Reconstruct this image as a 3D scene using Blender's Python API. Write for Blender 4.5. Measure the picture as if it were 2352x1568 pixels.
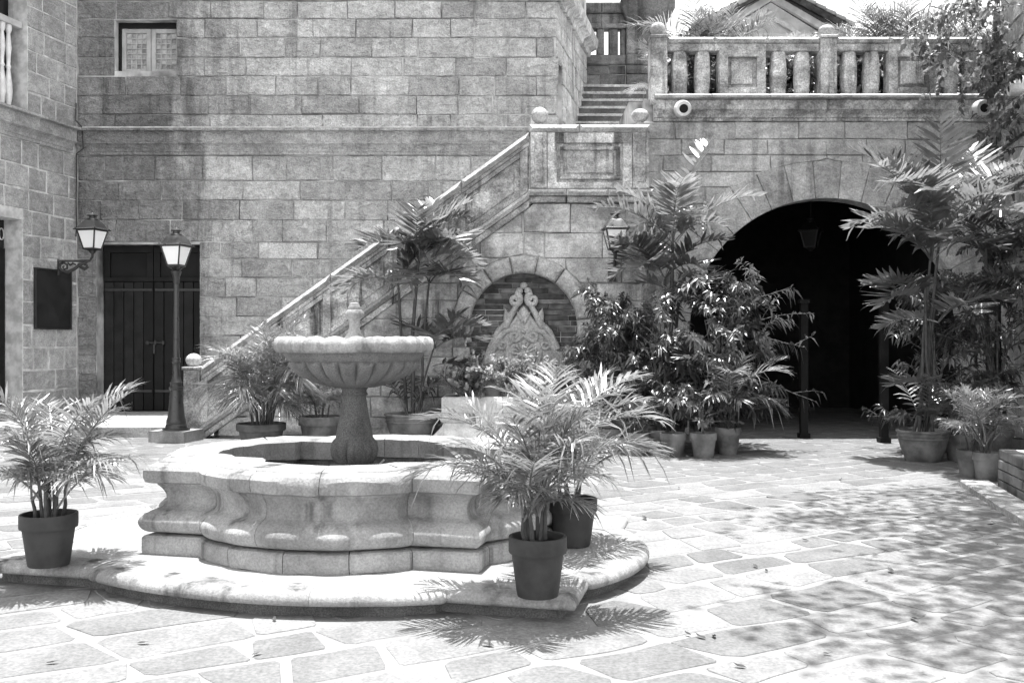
import bpy, bmesh, math, random
from mathutils import Vector, Matrix, noise
sin, cos, pi, rad = math.sin, math.cos, math.pi, math.radians
S = bpy.context.scene
for o in list(bpy.data.objects): bpy.data.objects.remove(o)

# ------------------------------------------------------------------ camera, sky, sun, exposure
F, CX, CY, H = 2200.0, 1176.0, 784.0, 1.5      # photograph measured on a 2352 x 1568 grid
cam = bpy.data.cameras.new('camera'); co = bpy.data.objects.new('camera', cam)
S.collection.objects.link(co); S.camera = co
co.location = (0, 0, H); co.rotation_euler = (pi/2, 0, 0)
cam.sensor_width = 36; cam.lens = 36*F/2352; cam.clip_end = 500; cam.clip_start = 0.05
SUN_EL, SUN_AZ = rad(86.3), rad(-5)             # high sun, slightly behind the far walls
w = bpy.data.worlds.new('World'); S.world = w; w.use_nodes = True
nt = w.node_tree; bg = nt.nodes['Background']
sky = nt.nodes.new('ShaderNodeTexSky'); sky.sky_type = 'NISHITA'; sky.sun_disc = False
sky.sun_elevation = SUN_EL; sky.sun_rotation = SUN_AZ
bw = nt.nodes.new('ShaderNodeRGBToBW')          # monochrome photograph
nt.links.new(sky.outputs[0], bw.inputs[0]); nt.links.new(bw.outputs[0], bg.inputs[0]); bg.inputs[1].default_value = 0.15
sl = bpy.data.lights.new('sun', 'SUN'); so = bpy.data.objects.new('sun', sl); S.collection.objects.link(so)
sl.energy = 2.7; sl.angle = rad(0.53); sl.color = (1, 1, 1)
sd = Vector((sin(SUN_AZ)*cos(SUN_EL), cos(SUN_AZ)*cos(SUN_EL), sin(SUN_EL)))
so.rotation_euler = sd.to_track_quat('Z', 'Y').to_euler(); so.location = sd*30
S.view_settings.view_transform = 'Standard'; S.view_settings.look = 'None'
S.view_settings.exposure = 2.1; S.view_settings.gamma = 1.0
S.render.engine = 'CYCLES'
try: S.cycles.use_denoising = True; S.cycles.max_bounces = 5; S.cycles.diffuse_bounces = 3; S.cycles.glossy_bounces = 2; S.cycles.transmission_bounces = 2; S.cycles.caustics_reflective = False; S.cycles.caustics_refractive = False; S.cycles.use_adaptive_sampling = True; S.cycles.adaptive_threshold = 0.03
except Exception: pass

# ------------------------------------------------------------------ helpers
R = random.Random(11)
COL = S.collection
UD = Vector((sin(rad(13.4)), cos(rad(13.4)), 0))       # direction in which the courtyard runs back
UX = Vector((cos(rad(13.4)), -sin(rad(13.4)), 0))
ZV = Vector((0, 0, 1))
def V(*a): return Vector(a)
def PX(x, y, d): return Vector(((x-CX)*d/F, d, H-(y-CY)*d/F))
def GP(x, y, z=0.0):
    d = F*(H-z)/(y-CY); return Vector(((x-CX)*d/F, d, z))
def sx(x, d): return (x-CX)*d/F
def sz(y, d): return H-(y-CY)*d/F

def thing(name, label, cat, loc=(0, 0, 0), rz=0, group=None):
    o = bpy.data.objects.new(name, None); COL.objects.link(o)
    o.location = loc; o.rotation_euler = (0, 0, rz); o.empty_display_size = 0.1
    o['label'] = label; o['category'] = cat
    if group: o['group'] = group
    return o
def tag(o, label, cat, group=None):
    o['label'] = label; o['category'] = cat
    if group: o['group'] = group
    return o
def mobj(name, vs, fs, mat, parent=None, smooth=None, kind=None):
    me = bpy.data.meshes.new(name); me.from_pydata([tuple(v) for v in vs], [], fs); me.update()
    if mat: me.materials.append(mat)
    if smooth is not None:
        me.polygons.foreach_set('use_smooth', [True]*len(me.polygons))
        if smooth > 0: me.set_sharp_from_angle(angle=rad(smooth))
    o = bpy.data.objects.new(name, me); COL.objects.link(o)
    if parent: o.parent = parent
    if kind: o['kind'] = kind
    return o
def link_copy(o, parent, loc=None, rot=None, scale=None):
    c = o.copy(); COL.objects.link(c); c.parent = parent
    if loc is not None: c.location = loc
    if rot is not None: c.rotation_euler = rot
    if scale is not None: c.scale = scale
    return c
class MB:
    def __init__(s): s.v = []; s.f = []
    def add(s, vs, fs):
        n = len(s.v); s.v += [Vector(v) for v in vs]; s.f += [tuple(i+n for i in f) for f in fs]; return s
    def box(s, c, h, rz=0):
        m = Matrix.Rotation(rz, 3, 'Z'); c = Vector(c)
        vs = [c + m @ Vector((x*h[0], y*h[1], z*h[2])) for x in (-1, 1) for y in (-1, 1) for z in (-1, 1)]
        return s.add(vs, [(0, 1, 3, 2), (4, 6, 7, 5), (0, 4, 5, 1), (2, 3, 7, 6), (0, 2, 6, 4), (1, 5, 7, 3)])
    def tube(s, pts, r, n=8, cap=True):
        pts = [Vector(p) for p in pts]; k = len(pts)
        rs = r if isinstance(r, (list, tuple)) else [r]*k
        base = len(s.v); up = None
        for i, p in enumerate(pts):
            t = (pts[min(i+1, k-1)]-pts[max(i-1, 0)]).normalized()
            if up is None: up = t.orthogonal().normalized()
            up = (up - t*up.dot(t)); up = up.normalized() if up.length > 1e-6 else t.orthogonal().normalized()
            b = t.cross(up)
            for j in range(n):
                a = 2*pi*j/n; s.v.append(p + (up*cos(a)+b*sin(a))*rs[i])
        for i in range(k-1):
            for j in range(n):
                a = base+i*n+j; b2 = base+i*n+(j+1) % n
                s.f.append((a, b2, b2+n, a+n))
        if cap:
            s.f.append(tuple(base+j for j in reversed(range(n)))); s.f.append(tuple(base+(k-1)*n+j for j in range(n)))
        return s
    def lathe(s, prof, n=24, c=(0, 0, 0), mod=None):
        base = len(s.v); c = Vector(c)
        for i, (r, z) in enumerate(prof):
            for j in range(n):
                a = 2*pi*j/n; rr, zz = (r, z) if mod is None else mod(i, r, z, a)
                s.v.append(c + Vector((rr*cos(a), rr*sin(a), zz)))
        for i in range(len(prof)-1):
            for j in range(n):
                a = base+i*n+j; b = base+i*n+(j+1) % n
                s.f.append((a, b, b+n, a+n))
        s.f.append(tuple(base+j for j in reversed(range(n))))
        s.f.append(tuple(base+(len(prof)-1)*n+j for j in range(n)))
        return s
    def build(s, name, mat, parent=None, smooth=None, kind=None): return mobj(name, s.v, s.f, mat, parent, smooth, kind)

class Fr:                                            # a wall plane: a along, b up, c out of the wall
    def __init__(s, org, ux, n, uz=ZV): s.o = Vector(org); s.ux = Vector(ux); s.n = Vector(n); s.uz = Vector(uz)
    def __call__(s, a, b, c=0): return s.o + s.ux*a + s.uz*b + s.n*c
def area(p): return 0.5*sum(p[i][0]*p[(i+1) % len(p)][1]-p[(i+1) % len(p)][0]*p[i][1] for i in range(len(p)))
def inset(p, c):
    n = len(p); out = []
    for i in range(n):
        x0, y0 = p[i-1]; x1, y1 = p[i]; x2, y2 = p[(i+1) % n]
        d1 = Vector((x1-x0, y1-y0)); d2 = Vector((x2-x1, y2-y1))
        if d1.length < 1e-7 or d2.length < 1e-7: out.append((x1, y1)); continue
        d1.normalize(); d2.normalize()
        n1 = Vector((-d1.y, d1.x)); n2 = Vector((-d2.y, d2.x)); m = n1+n2
        if m.length < 1e-4: m = n1
        m.normalize(); k = c/max(0.4, m.dot(n1)); out.append((x1+m.x*k, y1+m.y*k))
    return out
def clean(p, eps=0.004):
    q = []
    for a in p:
        if not q or math.hypot(a[0]-q[-1][0], a[1]-q[-1][1]) > eps: q.append(a)
    if len(q) > 2 and math.hypot(q[0][0]-q[-1][0], q[0][1]-q[-1][1]) <= eps: q.pop()
    return q
def prism(mb, fr, poly, t0, t1, ch=0.0, jz=0.0):
    p = clean(poly)
    if len(p) < 3: return False
    if area(p) < 0: p = p[::-1]
    n = len(p); vs = [fr(a, b, t0) for a, b in p]
    rings = 1
    if ch > 0:
        vs += [fr(a, b, t1-ch) for a, b in p]; q = inset(p, ch)
        am = sum(a for a, b in q)/n; bm = sum(b for a, b in q)/n; ra = max(abs(a-am) for a, b in q)+1e-6; rb = max(abs(b-bm) for a, b in q)+1e-6; ta, tb = R.uniform(-jz, jz), R.uniform(-jz, jz)
        vs += [fr(a, b, t1+ta*(a-am)/ra+tb*(b-bm)/rb) for a, b in q]; rings = 3
    else:
        vs += [fr(a, b, t1) for a, b in p]; rings = 2
    flip = fr.ux.cross(fr.uz).dot(fr.n) < 0
    fs = []
    for k in range(rings-1):
        for i in range(n):
            j = (i+1) % n; f = (k*n+i, k*n+j, (k+1)*n+j, (k+1)*n+i); fs.append(f[::-1] if flip else f)
    fs.append(tuple(range((rings-1)*n, rings*n))[::-1 if flip else 1]); fs.append(tuple(range(n))[::1 if flip else -1])
    mb.add(vs, fs); return True
def pris(name, fr, poly, t0, t1, mat, parent, ch=0.0, jz=0.0, smooth=None):
    mb = MB()
    return mb.build(name, mat, parent, smooth) if prism(mb, fr, poly, t0, t1, ch, jz) else None
def rect(a0, b0, a1, b1): return [(a0, b0), (a1, b0), (a1, b1), (a0, b1)]
def clip(poly, nx, ny, c):                          # keep nx*a + ny*b <= c
    out = []
    for i in range(len(poly)):
        p, q = poly[i], poly[(i+1) % len(poly)]
        dp, dq = nx*p[0]+ny*p[1]-c, nx*q[0]+ny*q[1]-c
        if dp <= 0: out.append(p)
        if dp*dq < 0:
            t = dp/(dp-dq); out.append((p[0]+(q[0]-p[0])*t, p[1]+(q[1]-p[1])*t))
    return out
def extr(mb, fr, prof, a0, a1):                     # profile of (c, b) pulled along a
    n = len(prof); vs = [fr(a0, b, c) for c, b in prof]+[fr(a1, b, c) for c, b in prof]
    fs = [(i, (i+1) % n, n+(i+1) % n, n+i) for i in range(n)]+[tuple(range(n))[::-1], tuple(range(n, 2*n))]
    mb.add(vs, fs)
def run_stones(name, fr, prof, a0, a1, step, mat, parent, gap=0.005, smooth=None):
    a = a0
    while a < a1-0.02:
        b = min(a1, a+step*R.uniform(0.75, 1.25))
        if a1-b < step*0.4: b = a1
        mb = MB(); extr(mb, fr, prof, a+gap/2, b-gap/2); mb.build(name, mat, parent, smooth); a = b
def courses(fr, rows, a0, a1, wid, mat, parent, holes=(), cut=None, circ=None, gap=0.017, proud=0.0, jit=0.009, name='stone_block', ch=0.010, flat=False):
    """rows of separately laid stones, openings left free"""
    k = 0
    for b0, b1 in zip(rows[:-1], rows[1:]):
        iv = [(a0, a1)]
        for (ha, hb, hc, hd) in holes:
            if min(b1, hd)-max(b0, hb) > 0.3*(b1-b0):
                nv = []
                for p, q in iv:
                    if hc <= p or ha >= q: nv.append((p, q)); continue
                    if ha > p: nv.append((p, ha))
                    if hc < q: nv.append((hc, q))
                iv = nv
        if circ:
            nv = []
            for p, q in iv: nv += [(p, circ[0]), (circ[0], q)] if p < circ[0] < q and b0 < circ[1]+circ[2]+0.02 else [(p, q)]
            iv = nv
        for p, q in iv:
            a = p; first = True
            while a < q-0.01:
                wd = wid*R.uniform(0.68, 1.35)
                if first: wd *= (0.55 if k % 2 else 1.0)
                first = False
                b = a+wd
                if q-b < wid*0.4: b = q
                g = gap/2; j = lambda: R.uniform(-jit, jit)
                poly = [(a+g+j(), b0+g+j()), (b-g+j(), b0+g+j()), (b-g+j(), b1-g+j()), (a+g+j(), b1-g+j())]
                if circ and b0 < circ[1]+circ[2]+0.02:
                    cx, cz, cr = circ; side = -1 if (a+b)/2 < cx else 1; pts = []; rr = cr+gap*0.4
                    ok = True; n = 7
                    inner = []
                    for i in range(n):
                        z = b0+g+(b1-b0-2*g)*i/(n-1); dz = max(0, z-cz)
                        e = math.sqrt(max(0, rr*rr-dz*dz)) if dz < rr else 0
                        x = cx+side*e
                        if side < 0: inner.append((max(a+g, min(b-g, x)), z))
                        else: inner.append((min(b-g, max(a+g, x)), z))
                    outer = a+g if side < 0 else b-g
                    poly = inner+[(outer, b1-g), (outer, b0+g)]
                    if all(abs(pt[0]-(b-g if side < 0 else a+g)) < 1e-6 for pt in inner):
                        poly = [(a+g+j(), b0+g+j()), (b-g+j(), b0+g+j()), (b-g+j(), b1-g+j()), (a+g+j(), b1-g+j())]
                if cut:
                    for c in cut: poly = clip(poly, *c)
                poly = clean(poly, 0.006)
                if len(poly) == 4:
                    pl2 = []
                    for i in range(4):
                        u_, v_ = poly[i], poly[(i+1) % 4]; tt = R.uniform(.3, .7)
                        pl2 += [u_, (u_[0]+(v_[0]-u_[0])*tt+R.uniform(-jit, jit)*1.3, u_[1]+(v_[1]-u_[1])*tt+R.uniform(-jit, jit)*1.3)]
                    poly = pl2
                if len(poly) >= 3 and abs(area(poly)) > 0.006:
                    pris(name, fr, poly, -0.06, proud+(R.uniform(.002, .008) if flat else R.uniform(-0.009, 0.012)), mat, parent, ch*R.uniform(.8, 1.6), .003 if flat else 0.008)
                a = b
        k += 1

# ------------------------------------------------------------------ materials (grey: the photograph is monochrome)
class NT:
    def __init__(s, name):
        s.m = bpy.data.materials.new(name); s.m.use_nodes = True; s.t = s.m.node_tree; s.b = s.t.nodes['Principled BSDF']
        s.geo = s.t.nodes.new('ShaderNodeNewGeometry').outputs['Position']
    def n(s, ty, **k):
        x = s.t.nodes.new(ty)
        for a, b in k.items(): setattr(x, a, b)
        return x
    def put(s, sock, v):
        if hasattr(v, 'links') or hasattr(v, 'is_linked'): s.t.links.new(v, sock)
        else: sock.default_value = v
    def math(s, op, a, b=0.0, c=None):
        x = s.n('ShaderNodeMath', operation=op); s.put(x.inputs[0], a); s.put(x.inputs[1], b)
        if c is not None: s.put(x.inputs[2], c)
        return x.outputs[0]
    def ramp(s, v, a, b, lo=0.0, hi=1.0):
        x = s.n('ShaderNodeMapRange', interpolation_type='SMOOTHSTEP'); s.put(x.inputs[0], v)
        for i, q in enumerate((a, b, lo, hi)): x.inputs[1+i].default_value = q
        return x.outputs[0]
    def map(s, vec, scale=(1, 1, 1), rot=(0, 0, 0)):
        x = s.n('ShaderNodeMapping'); s.put(x.inputs[0], vec); x.inputs['Scale'].default_value = scale; x.inputs['Rotation'].default_value = rot
        return x.outputs[0]
    def noise(s, scale, detail=4, rough=0.55, vec=None, dist=0.0):
        x = s.n('ShaderNodeTexNoise'); s.put(x.inputs['Vector'], vec or s.geo); x.inputs['Scale'].default_value = scale
        x.inputs['Detail'].default_value = detail; x.inputs['Roughness'].default_value = rough; x.inputs['Distortion'].default_value = dist
        return x.outputs[0]
    def rnd(s): return s.n('ShaderNodeObjectInfo').outputs['Random']
    def finish(s, col, rough=0.9, spec=0.25, bump=None, bs=0.3, bd=0.02):
        s.put(s.b.inputs['Base Color'], col); s.put(s.b.inputs['Roughness'], rough); s.b.inputs['Specular IOR Level'].default_value = spec
        if bump is not None:
            x = s.n('ShaderNodeBump'); x.inputs['Strength'].default_value = bs; x.inputs['Distance'].default_value = bd
            s.put(x.inputs['Height'], bump); s.t.links.new(x.outputs[0], s.b.inputs['Normal'])
        return s.m
def stone(name, base, rnd=0.25, blot=0.35, fine=0.25, streak=0.0, pits=0.25, bs=0.5, bd=0.03, hew=1.0, corner=None, blotscale=1.3, fscale=38, midv=0.12):
    g = NT(name)
    c = g.math('MULTIPLY', base, g.ramp(g.rnd(), 0, 1, 1-rnd, 1+rnd))
    c = g.math('MULTIPLY', c, g.ramp(g.noise(blotscale, 3, 0.6), 0.3, 0.7, 1-blot, 1+blot*0.6))
    fn = g.noise(fscale, 2, 0.7); c = g.math('MULTIPLY', c, g.ramp(fn, 0.25, 0.75, 1-fine, 1+fine))
    mid = g.noise(9, 3, 0.6); c = g.math('MULTIPLY', c, g.ramp(mid, 0.3, 0.7, 1-midv, 1+midv))
    if pits:
        v = g.n('ShaderNodeTexVoronoi'); g.put(v.inputs['Vector'], g.geo); v.inputs['Scale'].default_value = 26
        pm = g.math('MULTIPLY', g.ramp(v.outputs['Distance'], 0.10, 0.26, 1, 0), g.ramp(g.noise(3.1, 2), 0.48, 0.62))
        c = g.math('MULTIPLY', c, g.math('SUBTRACT', 1.0, g.math('MULTIPLY', pm, pits)))
    if streak:
        sn = g.noise(1.0, 4, 0.6, g.map(g.geo, (5.5, 5.5, 0.35))); big = g.noise(0.55, 3, 0.5)
        c = g.math('MULTIPLY', c, g.math('SUBTRACT', 1.0, g.math('MULTIPLY', g.math('MULTIPLY', g.ramp(sn, 0.5, 0.68), g.ramp(big, 0.36, 0.62)), streak)))
    if corner:                                                        # darker end of the wall with drip marks
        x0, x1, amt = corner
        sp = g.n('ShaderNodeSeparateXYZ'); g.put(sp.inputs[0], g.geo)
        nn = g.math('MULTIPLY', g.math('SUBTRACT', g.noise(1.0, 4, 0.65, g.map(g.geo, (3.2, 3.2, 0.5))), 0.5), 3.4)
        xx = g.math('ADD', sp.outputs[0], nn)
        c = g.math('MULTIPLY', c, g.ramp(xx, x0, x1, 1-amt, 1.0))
    hv = g.noise(1.0, 4, 0.62, g.map(g.geo, (4, 4, 7.5), (0, rad(25), 0)), 1.5)
    if hew >= 1: c = g.math('MULTIPLY', c, g.ramp(hv, 0.36, 0.62, 0.84, 1.07))      # darker in the hollows of the tool marks, paler on the ridges
    h = g.math('ADD', g.math('MULTIPLY', hv, hew), g.math('ADD', g.math('MULTIPLY', fn, 0.35), g.math('MULTIPLY', mid, 0.8)))
    return g.finish(c, 0.92, 0.2, h, bs, bd)
def plain(name, base, rough=0.6, spec=0.4, var=0.2, ns=6, bump=0.0, metal=0.0, rnd=0.0):
    g = NT(name); n = g.noise(ns, 5, 0.6)
    c = g.math('MULTIPLY', base, g.ramp(n, 0.3, 0.7, 1-var, 1+var))
    if rnd: c = g.math('MULTIPLY', c, g.ramp(g.rnd(), 0, 1, 1-rnd, 1+rnd))
    g.b.inputs['Metallic'].default_value = metal
    return g.finish(c, g.ramp(n, 0.3, 0.7, max(0.05, rough-0.12), min(1, rough+0.12)), spec, g.noise(60, 4, 0.7) if bump else None, bump, 0.01)
def leafmat(name, base, spec=0.5, rough=0.42, rnd=0.3, trans=0.35, flat=False):
    g = NT(name); c = g.math('MULTIPLY', base, g.ramp(g.rnd(), 0, 1, 1-rnd, 1+rnd))
    if not flat: c = g.math('MULTIPLY', c, g.ramp(g.noise(7, 3), 0.3, 0.7, 0.7, 1.3))
    g.finish(c, rough, spec)
    tr = g.n('ShaderNodeBsdfTranslucent'); g.put(tr.inputs[0], g.math('MULTIPLY', c, 1.0 if flat else 1.7)); mx = g.n('ShaderNodeMixShader'); mx.inputs[0].default_value = trans
    out = g.t.nodes['Material Output']
    g.t.links.new(g.b.outputs[0], mx.inputs[1]); g.t.links.new(tr.outputs[0], mx.inputs[2]); g.t.links.new(mx.outputs[0], out.inputs[0])
    return g.m
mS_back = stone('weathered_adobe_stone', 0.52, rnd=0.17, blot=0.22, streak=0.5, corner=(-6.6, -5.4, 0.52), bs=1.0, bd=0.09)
mS_left = stone('tuff_block', 0.36, rnd=0.16, blot=0.2, streak=0.15, pits=0.4, bs=0.4)
mS_stair = stone('mossy_stair_stone', 0.47, rnd=0.12, blot=0.5, streak=0.8, bs=0.5, blotscale=1.9)
mS_arch = stone('arch_wall_stone', 0.47, rnd=0.10, blot=0.24, streak=0.4, bs=0.6)
mS_trim = stone('lichen_trim_stone', 0.46, rnd=0.10, blot=0.55, streak=0.85, fine=0.4, bs=0.55, blotscale=2.6)
mS_cap = stone('pale_coping_stone', 0.42, rnd=0.08, blot=0.25, streak=0.25, fine=0.3, bs=0.5, blotscale=3.5)
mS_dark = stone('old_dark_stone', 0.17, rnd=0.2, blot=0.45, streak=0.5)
mM_light = plain('light_mortar', 0.55, 0.95, 0.1, 0.3, 5, 0.3)
mM_mid = plain('grey_mortar', 0.42, 0.95, 0.1, 0.75, 1.1, 0.3)
mM_pave = plain('paving_mortar', 0.215, 0.95, 0.1, 0.12, 3, 0.3)
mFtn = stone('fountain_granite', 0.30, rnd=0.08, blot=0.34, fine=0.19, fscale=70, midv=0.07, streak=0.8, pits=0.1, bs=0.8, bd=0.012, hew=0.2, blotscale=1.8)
mFtnD = stone('damp_and_shade_stone', 0.11, rnd=0.0, blot=0.25, fine=0.4, fscale=110, midv=0.05, streak=0.4, pits=0.1, bs=0.7, bd=0.012, hew=0.2, blotscale=2.5)
mFtnB = stone('shaded_bowl_stone', 0.17, rnd=0.0, blot=0.25, fine=0.3, fscale=110, midv=0.05, streak=0.3, pits=0.1, bs=0.7, bd=0.012, hew=0.2, blotscale=2.5)
mPlinth = stone('plinth_render', 0.27, rnd=0.05, blot=0.08, fine=0.25, fscale=90, midv=0.03, pits=0.0, bs=0.3, bd=0.01, hew=0.1)
mPave = stone('paving_flag', 0.165, rnd=0.2, blot=0.16, fine=0.22, fscale=45, midv=0.08, pits=0.15, bs=0.35, bd=0.02, hew=0.2, blotscale=2.2)
mBrick = plain('niche_brick', 0.12, 0.95, 0.15, 0.45, 9, 0.4, rnd=0.45)
mBasin = stone('whitewashed_stone', 0.55, rnd=0.08, blot=0.22, streak=0.3, fine=0.12, bs=0.3, hew=0.3, blotscale=3)
mCarve = stone('carved_limestone', 0.46, rnd=0.0, blot=0.2, fine=0.35, streak=0.2, bs=0.4, bd=0.01, hew=0.1)
mWood = plain('black_painted_wood', 0.012, 0.6, 0.2, 0.5, 4, 0.2, rnd=0.3)
mWoodL = plain('pale_timber', 0.42, 0.7, 0.3, 0.2, 5, 0.1)
mCapiz = plain('capiz_shell', 0.34, 0.35, 0.5, 0.3, 14, 0.1, rnd=0.35)
mIron = plain('cast_iron', 0.02, 0.42, 0.5, 0.4, 12, 0.2)
mLampPaint = plain('weathered_lamp_paint', 0.03, 0.38, 0.6, 0.35, 9, 0.2)
mGlassF = leafmat('frosted_lamp_glass', 0.95, 0.3, 0.35, 0.02, 0.08, flat=True)
mPotD = plain('dark_plastic_pot', 0.034, 0.6, 0.3, 0.5, 4, 0.15)
mPotT = plain('terracotta', 0.14, 0.85, 0.2, 0.45, 4, 0.25, rnd=0.2)
mSoil = plain('potting_soil', 0.02, 0.95, 0.1, 0.5, 30, 0.8)
mStem = plain('palm_stem', 0.06, 0.6, 0.3, 0.4, 12, 0.2)
mTwig = plain('bark', 0.10, 0.85, 0.2, 0.4, 15, 0.4)
mPalm = leafmat('areca_leaf', 0.155, 1.0, 0.32, 0.4, 0.42)
mPalmD = leafmat('tall_palm_leaf', 0.125, 1.2, 0.3, 0.55, 0.42)
mLeaf = leafmat('shrub_leaf', 0.065, 1.2, 0.3, 0.5, 0.42)
mVine = leafmat('vine_leaf', 0.17, 0.8, 0.4, 0.4, 0.4)
mBush = leafmat('flower_bush_leaf', 0.27, 0.5, 0.5, 0.35, 0.42)
mDry = leafmat('dry_leaf', 0.08, 0.3, 0.7, 0.5, 0.1)
mWater = plain('pool_water', 0.02, 0.06, 0.5, 0.1, 3)
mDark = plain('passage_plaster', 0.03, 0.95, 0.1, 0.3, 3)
mTile = plain('clay_roof_tile', 0.09, 0.85, 0.2, 0.35, 6, 0.2, rnd=0.3)
mBoard = plain('black_board', 0.018, 0.5, 0.4, 0.2, 3)
mCable = plain('cable', 0.04, 0.6, 0.3)
mWhite = plain('white_turned_wood', 0.7, 0.6, 0.3, 0.12, 8)

# ------------------------------------------------------------------ ground and paving
DB, DS, DA = 18.2, 14.9, 15.3                        # far wall, stair front, arched wall
g = 60
ground = mobj('courtyard_ground', [(-g, -g, 0), (g, -g, 0), (g, g, 0), (-g, g, 0)], [(0, 1, 2, 3)], mM_pave)
ground['kind'] = 'structure'
def paving():
    rg = random.Random(5); A = rad(31); ca, sa = cos(A), sin(A)
    W = lambda u, v: (u*ca-v*sa, u*sa+v*ca)
    stones = []; hrow = 0.37
    def edge(k, u): return k*hrow + 0.13*noise.noise(Vector((u*0.55, k*1.7, 3.1))) + 0.05*noise.noise(Vector((u*1.9, k*3.1, 8.1)))
    for k in range(-24, 60):
        u = -20+rg.uniform(0, 0.6)
        while u < 24:
            wd = rg.choice((0.36, 0.44, 0.52, 0.62, 0.75))*rg.uniform(0.9, 1.15); u2 = u+wd
            s0, s1 = rg.uniform(-0.08, 0.08), rg.uniform(-0.08, 0.08)
            poly = [W(u+s0, edge(k, u)), W((u+u2)/2, edge(k, (u+u2)/2)+rg.uniform(-0.02, 0.02)), W(u2+s1, edge(k, u2)), W(u2-s1, edge(k+1, u2)),
                    W((u+u2)/2, edge(k+1, (u+u2)/2)+rg.uniform(-0.02, 0.02)), W(u-s0, edge(k+1, u))]
            c = (sum(p[0] for p in poly)/6, sum(p[1] for p in poly)/6); u = u2
            if not (1.5 < c[1] < 20.5) or abs(c[0]) > 0.62*c[1]+1.2: continue
            p = inset(poly, rg.uniform(0.016, 0.038))
            q = []
            for i in range(6):
                a, b = p[i], p[(i+1) % 6]
                k1, k2 = rg.uniform(.06, .2), rg.uniform(.06, .2); q += [(a[0]*(1-k1)+b[0]*k1, a[1]*(1-k1)+b[1]*k1), (a[0]*k2+b[0]*(1-k2), a[1]*k2+b[1]*(1-k2))]
            stones.append((c, q))
    def score(c):
        return -c[1] if abs(c[0]) < 0.56*c[1]+0.3 and c[1] > 3.7 else -99
    stones.sort(key=lambda s: -score(s[0]))
    fr = Fr((0, 0, 0), (1, 0, 0), (0, 0, 1), (0, 1, 0)); rest = MB()
    far_n = 0
    for i, (c, q) in enumerate(stones):
        h = rg.uniform(0.003, 0.006)
        if i < 300: pris('paving_stone', fr, q, -0.02, h, mPave, ground, 0.003, 0.001)
        else: prism(rest, fr, q, -0.02, h, 0.003, 0.001)
    rest.build('paving_stones', mPave, ground, kind='stuff')
paving()
# the low platform before the far door
fp = Fr((0, 0, 0), (1, 0, 0), (0, 0, 1), (0, 1, 0))
PF = 14.95
plat = MB().box((-7.3, PF+1.7, 0.06), (2.28, 1.62, 0.06)).build('door_platform', mM_mid); plat['kind'] = 'structure'
a = -9.6
while a < -5.05:
    b = min(-5.0, a+R.uniform(0.8, 1.2))
    if b > -5.3: b = -5.0
    pris('kerb_stone', fp, rect(a+0.003, PF, b-0.003, PF+0.36), -0.05, 0.17, mS_left, plat, 0.012, 0.003); a = b
for r in range(3):
    a = -9.6-R.uniform(0, 0.5)
    while a < -5.1:
        b = min(-5.0, a+R.uniform(0.7, 1.1)); y0 = PF+0.366+r*1.0
        pris('paving_slab', fp, rect(a+0.006, y0, b-0.006, y0+0.99), -0.05, 0.166+R.uniform(-0.002, 0.003), mS_left, plat, 0.005, 0.001); a = b

# ------------------------------------------------------------------ far building with door and shell window
fB = Fr((0, DB, 0), (1, 0, 0), (0, -1, 0))
XL, XR = sx(178, DB), sx(1280, DB)
zb = lambda y: sz(y, DB)
far = thing('stone_building', 'tall stone block building with shell window and black double door behind the staircase', 'building', (0, 0, 0))
def bbox(mb, x0, x1, y0, y1, z0, z1): return mb.box(((x0+x1)/2, (y0+y1)/2, (z0+z1)/2), ((x1-x0)/2, (y1-y0)/2, (z1-z0)/2))
win = (sx(262, DB), zb(163), sx(405, DB), zb(45))
door = (sx(221, DB), 0.0, sx(458, DB), zb(560))
TOPB = 15.0  # unseen upper wall, raised so its shadow covers the door platform
mb = MB()                                          # mortar bed / body, opened for window and door
for (a0, b0, a1, b1) in ((XL-0.05, 0, door[0], TOPB), (door[0], door[3], win[0], TOPB), (win[0], door[3], win[2], win[1]), (win[0], win[3], win[2], TOPB),
                         (win[2], door[3], door[2], TOPB), (door[2], 0, XR-0.02, TOPB)):
    bbox(mb, a0, a1, DB+0.03, DB+0.42, b0, b1)
bbox(mb, XL-0.05, XR-0.02, DB+0.43, DB+9, 0, TOPB-0.01)
mb.build('wall_core', mM_mid, far)
up_rows = [zb(y) for y in (298, 263, 220, 175, 132, 87, 43, 2, -40)]
lo_rows = [zb(y) for y in (1003, 955, 905, 860, 815, 770, 727, 682, 637, 595, 556, 505, 460, 415, 357)]
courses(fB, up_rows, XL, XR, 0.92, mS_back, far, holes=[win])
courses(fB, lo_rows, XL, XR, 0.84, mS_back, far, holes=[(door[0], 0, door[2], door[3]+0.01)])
zt, zl = zb(298), zb(357)
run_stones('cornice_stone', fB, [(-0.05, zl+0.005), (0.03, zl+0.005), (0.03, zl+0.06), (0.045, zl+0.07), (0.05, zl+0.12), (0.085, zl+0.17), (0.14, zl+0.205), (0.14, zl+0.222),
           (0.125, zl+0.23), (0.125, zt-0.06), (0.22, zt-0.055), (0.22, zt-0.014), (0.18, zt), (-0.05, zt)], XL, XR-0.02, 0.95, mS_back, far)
run_stones('pale_fillet', fB, [(0.0, zt+.001), (0.225, zt-.012), (0.225, zt+.008), (0.0, zt+.03)], XL+.17, XR-0.03, 2.2, mM_light, far, 0.03)  # pale strip along the top edge of the cornice
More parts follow.
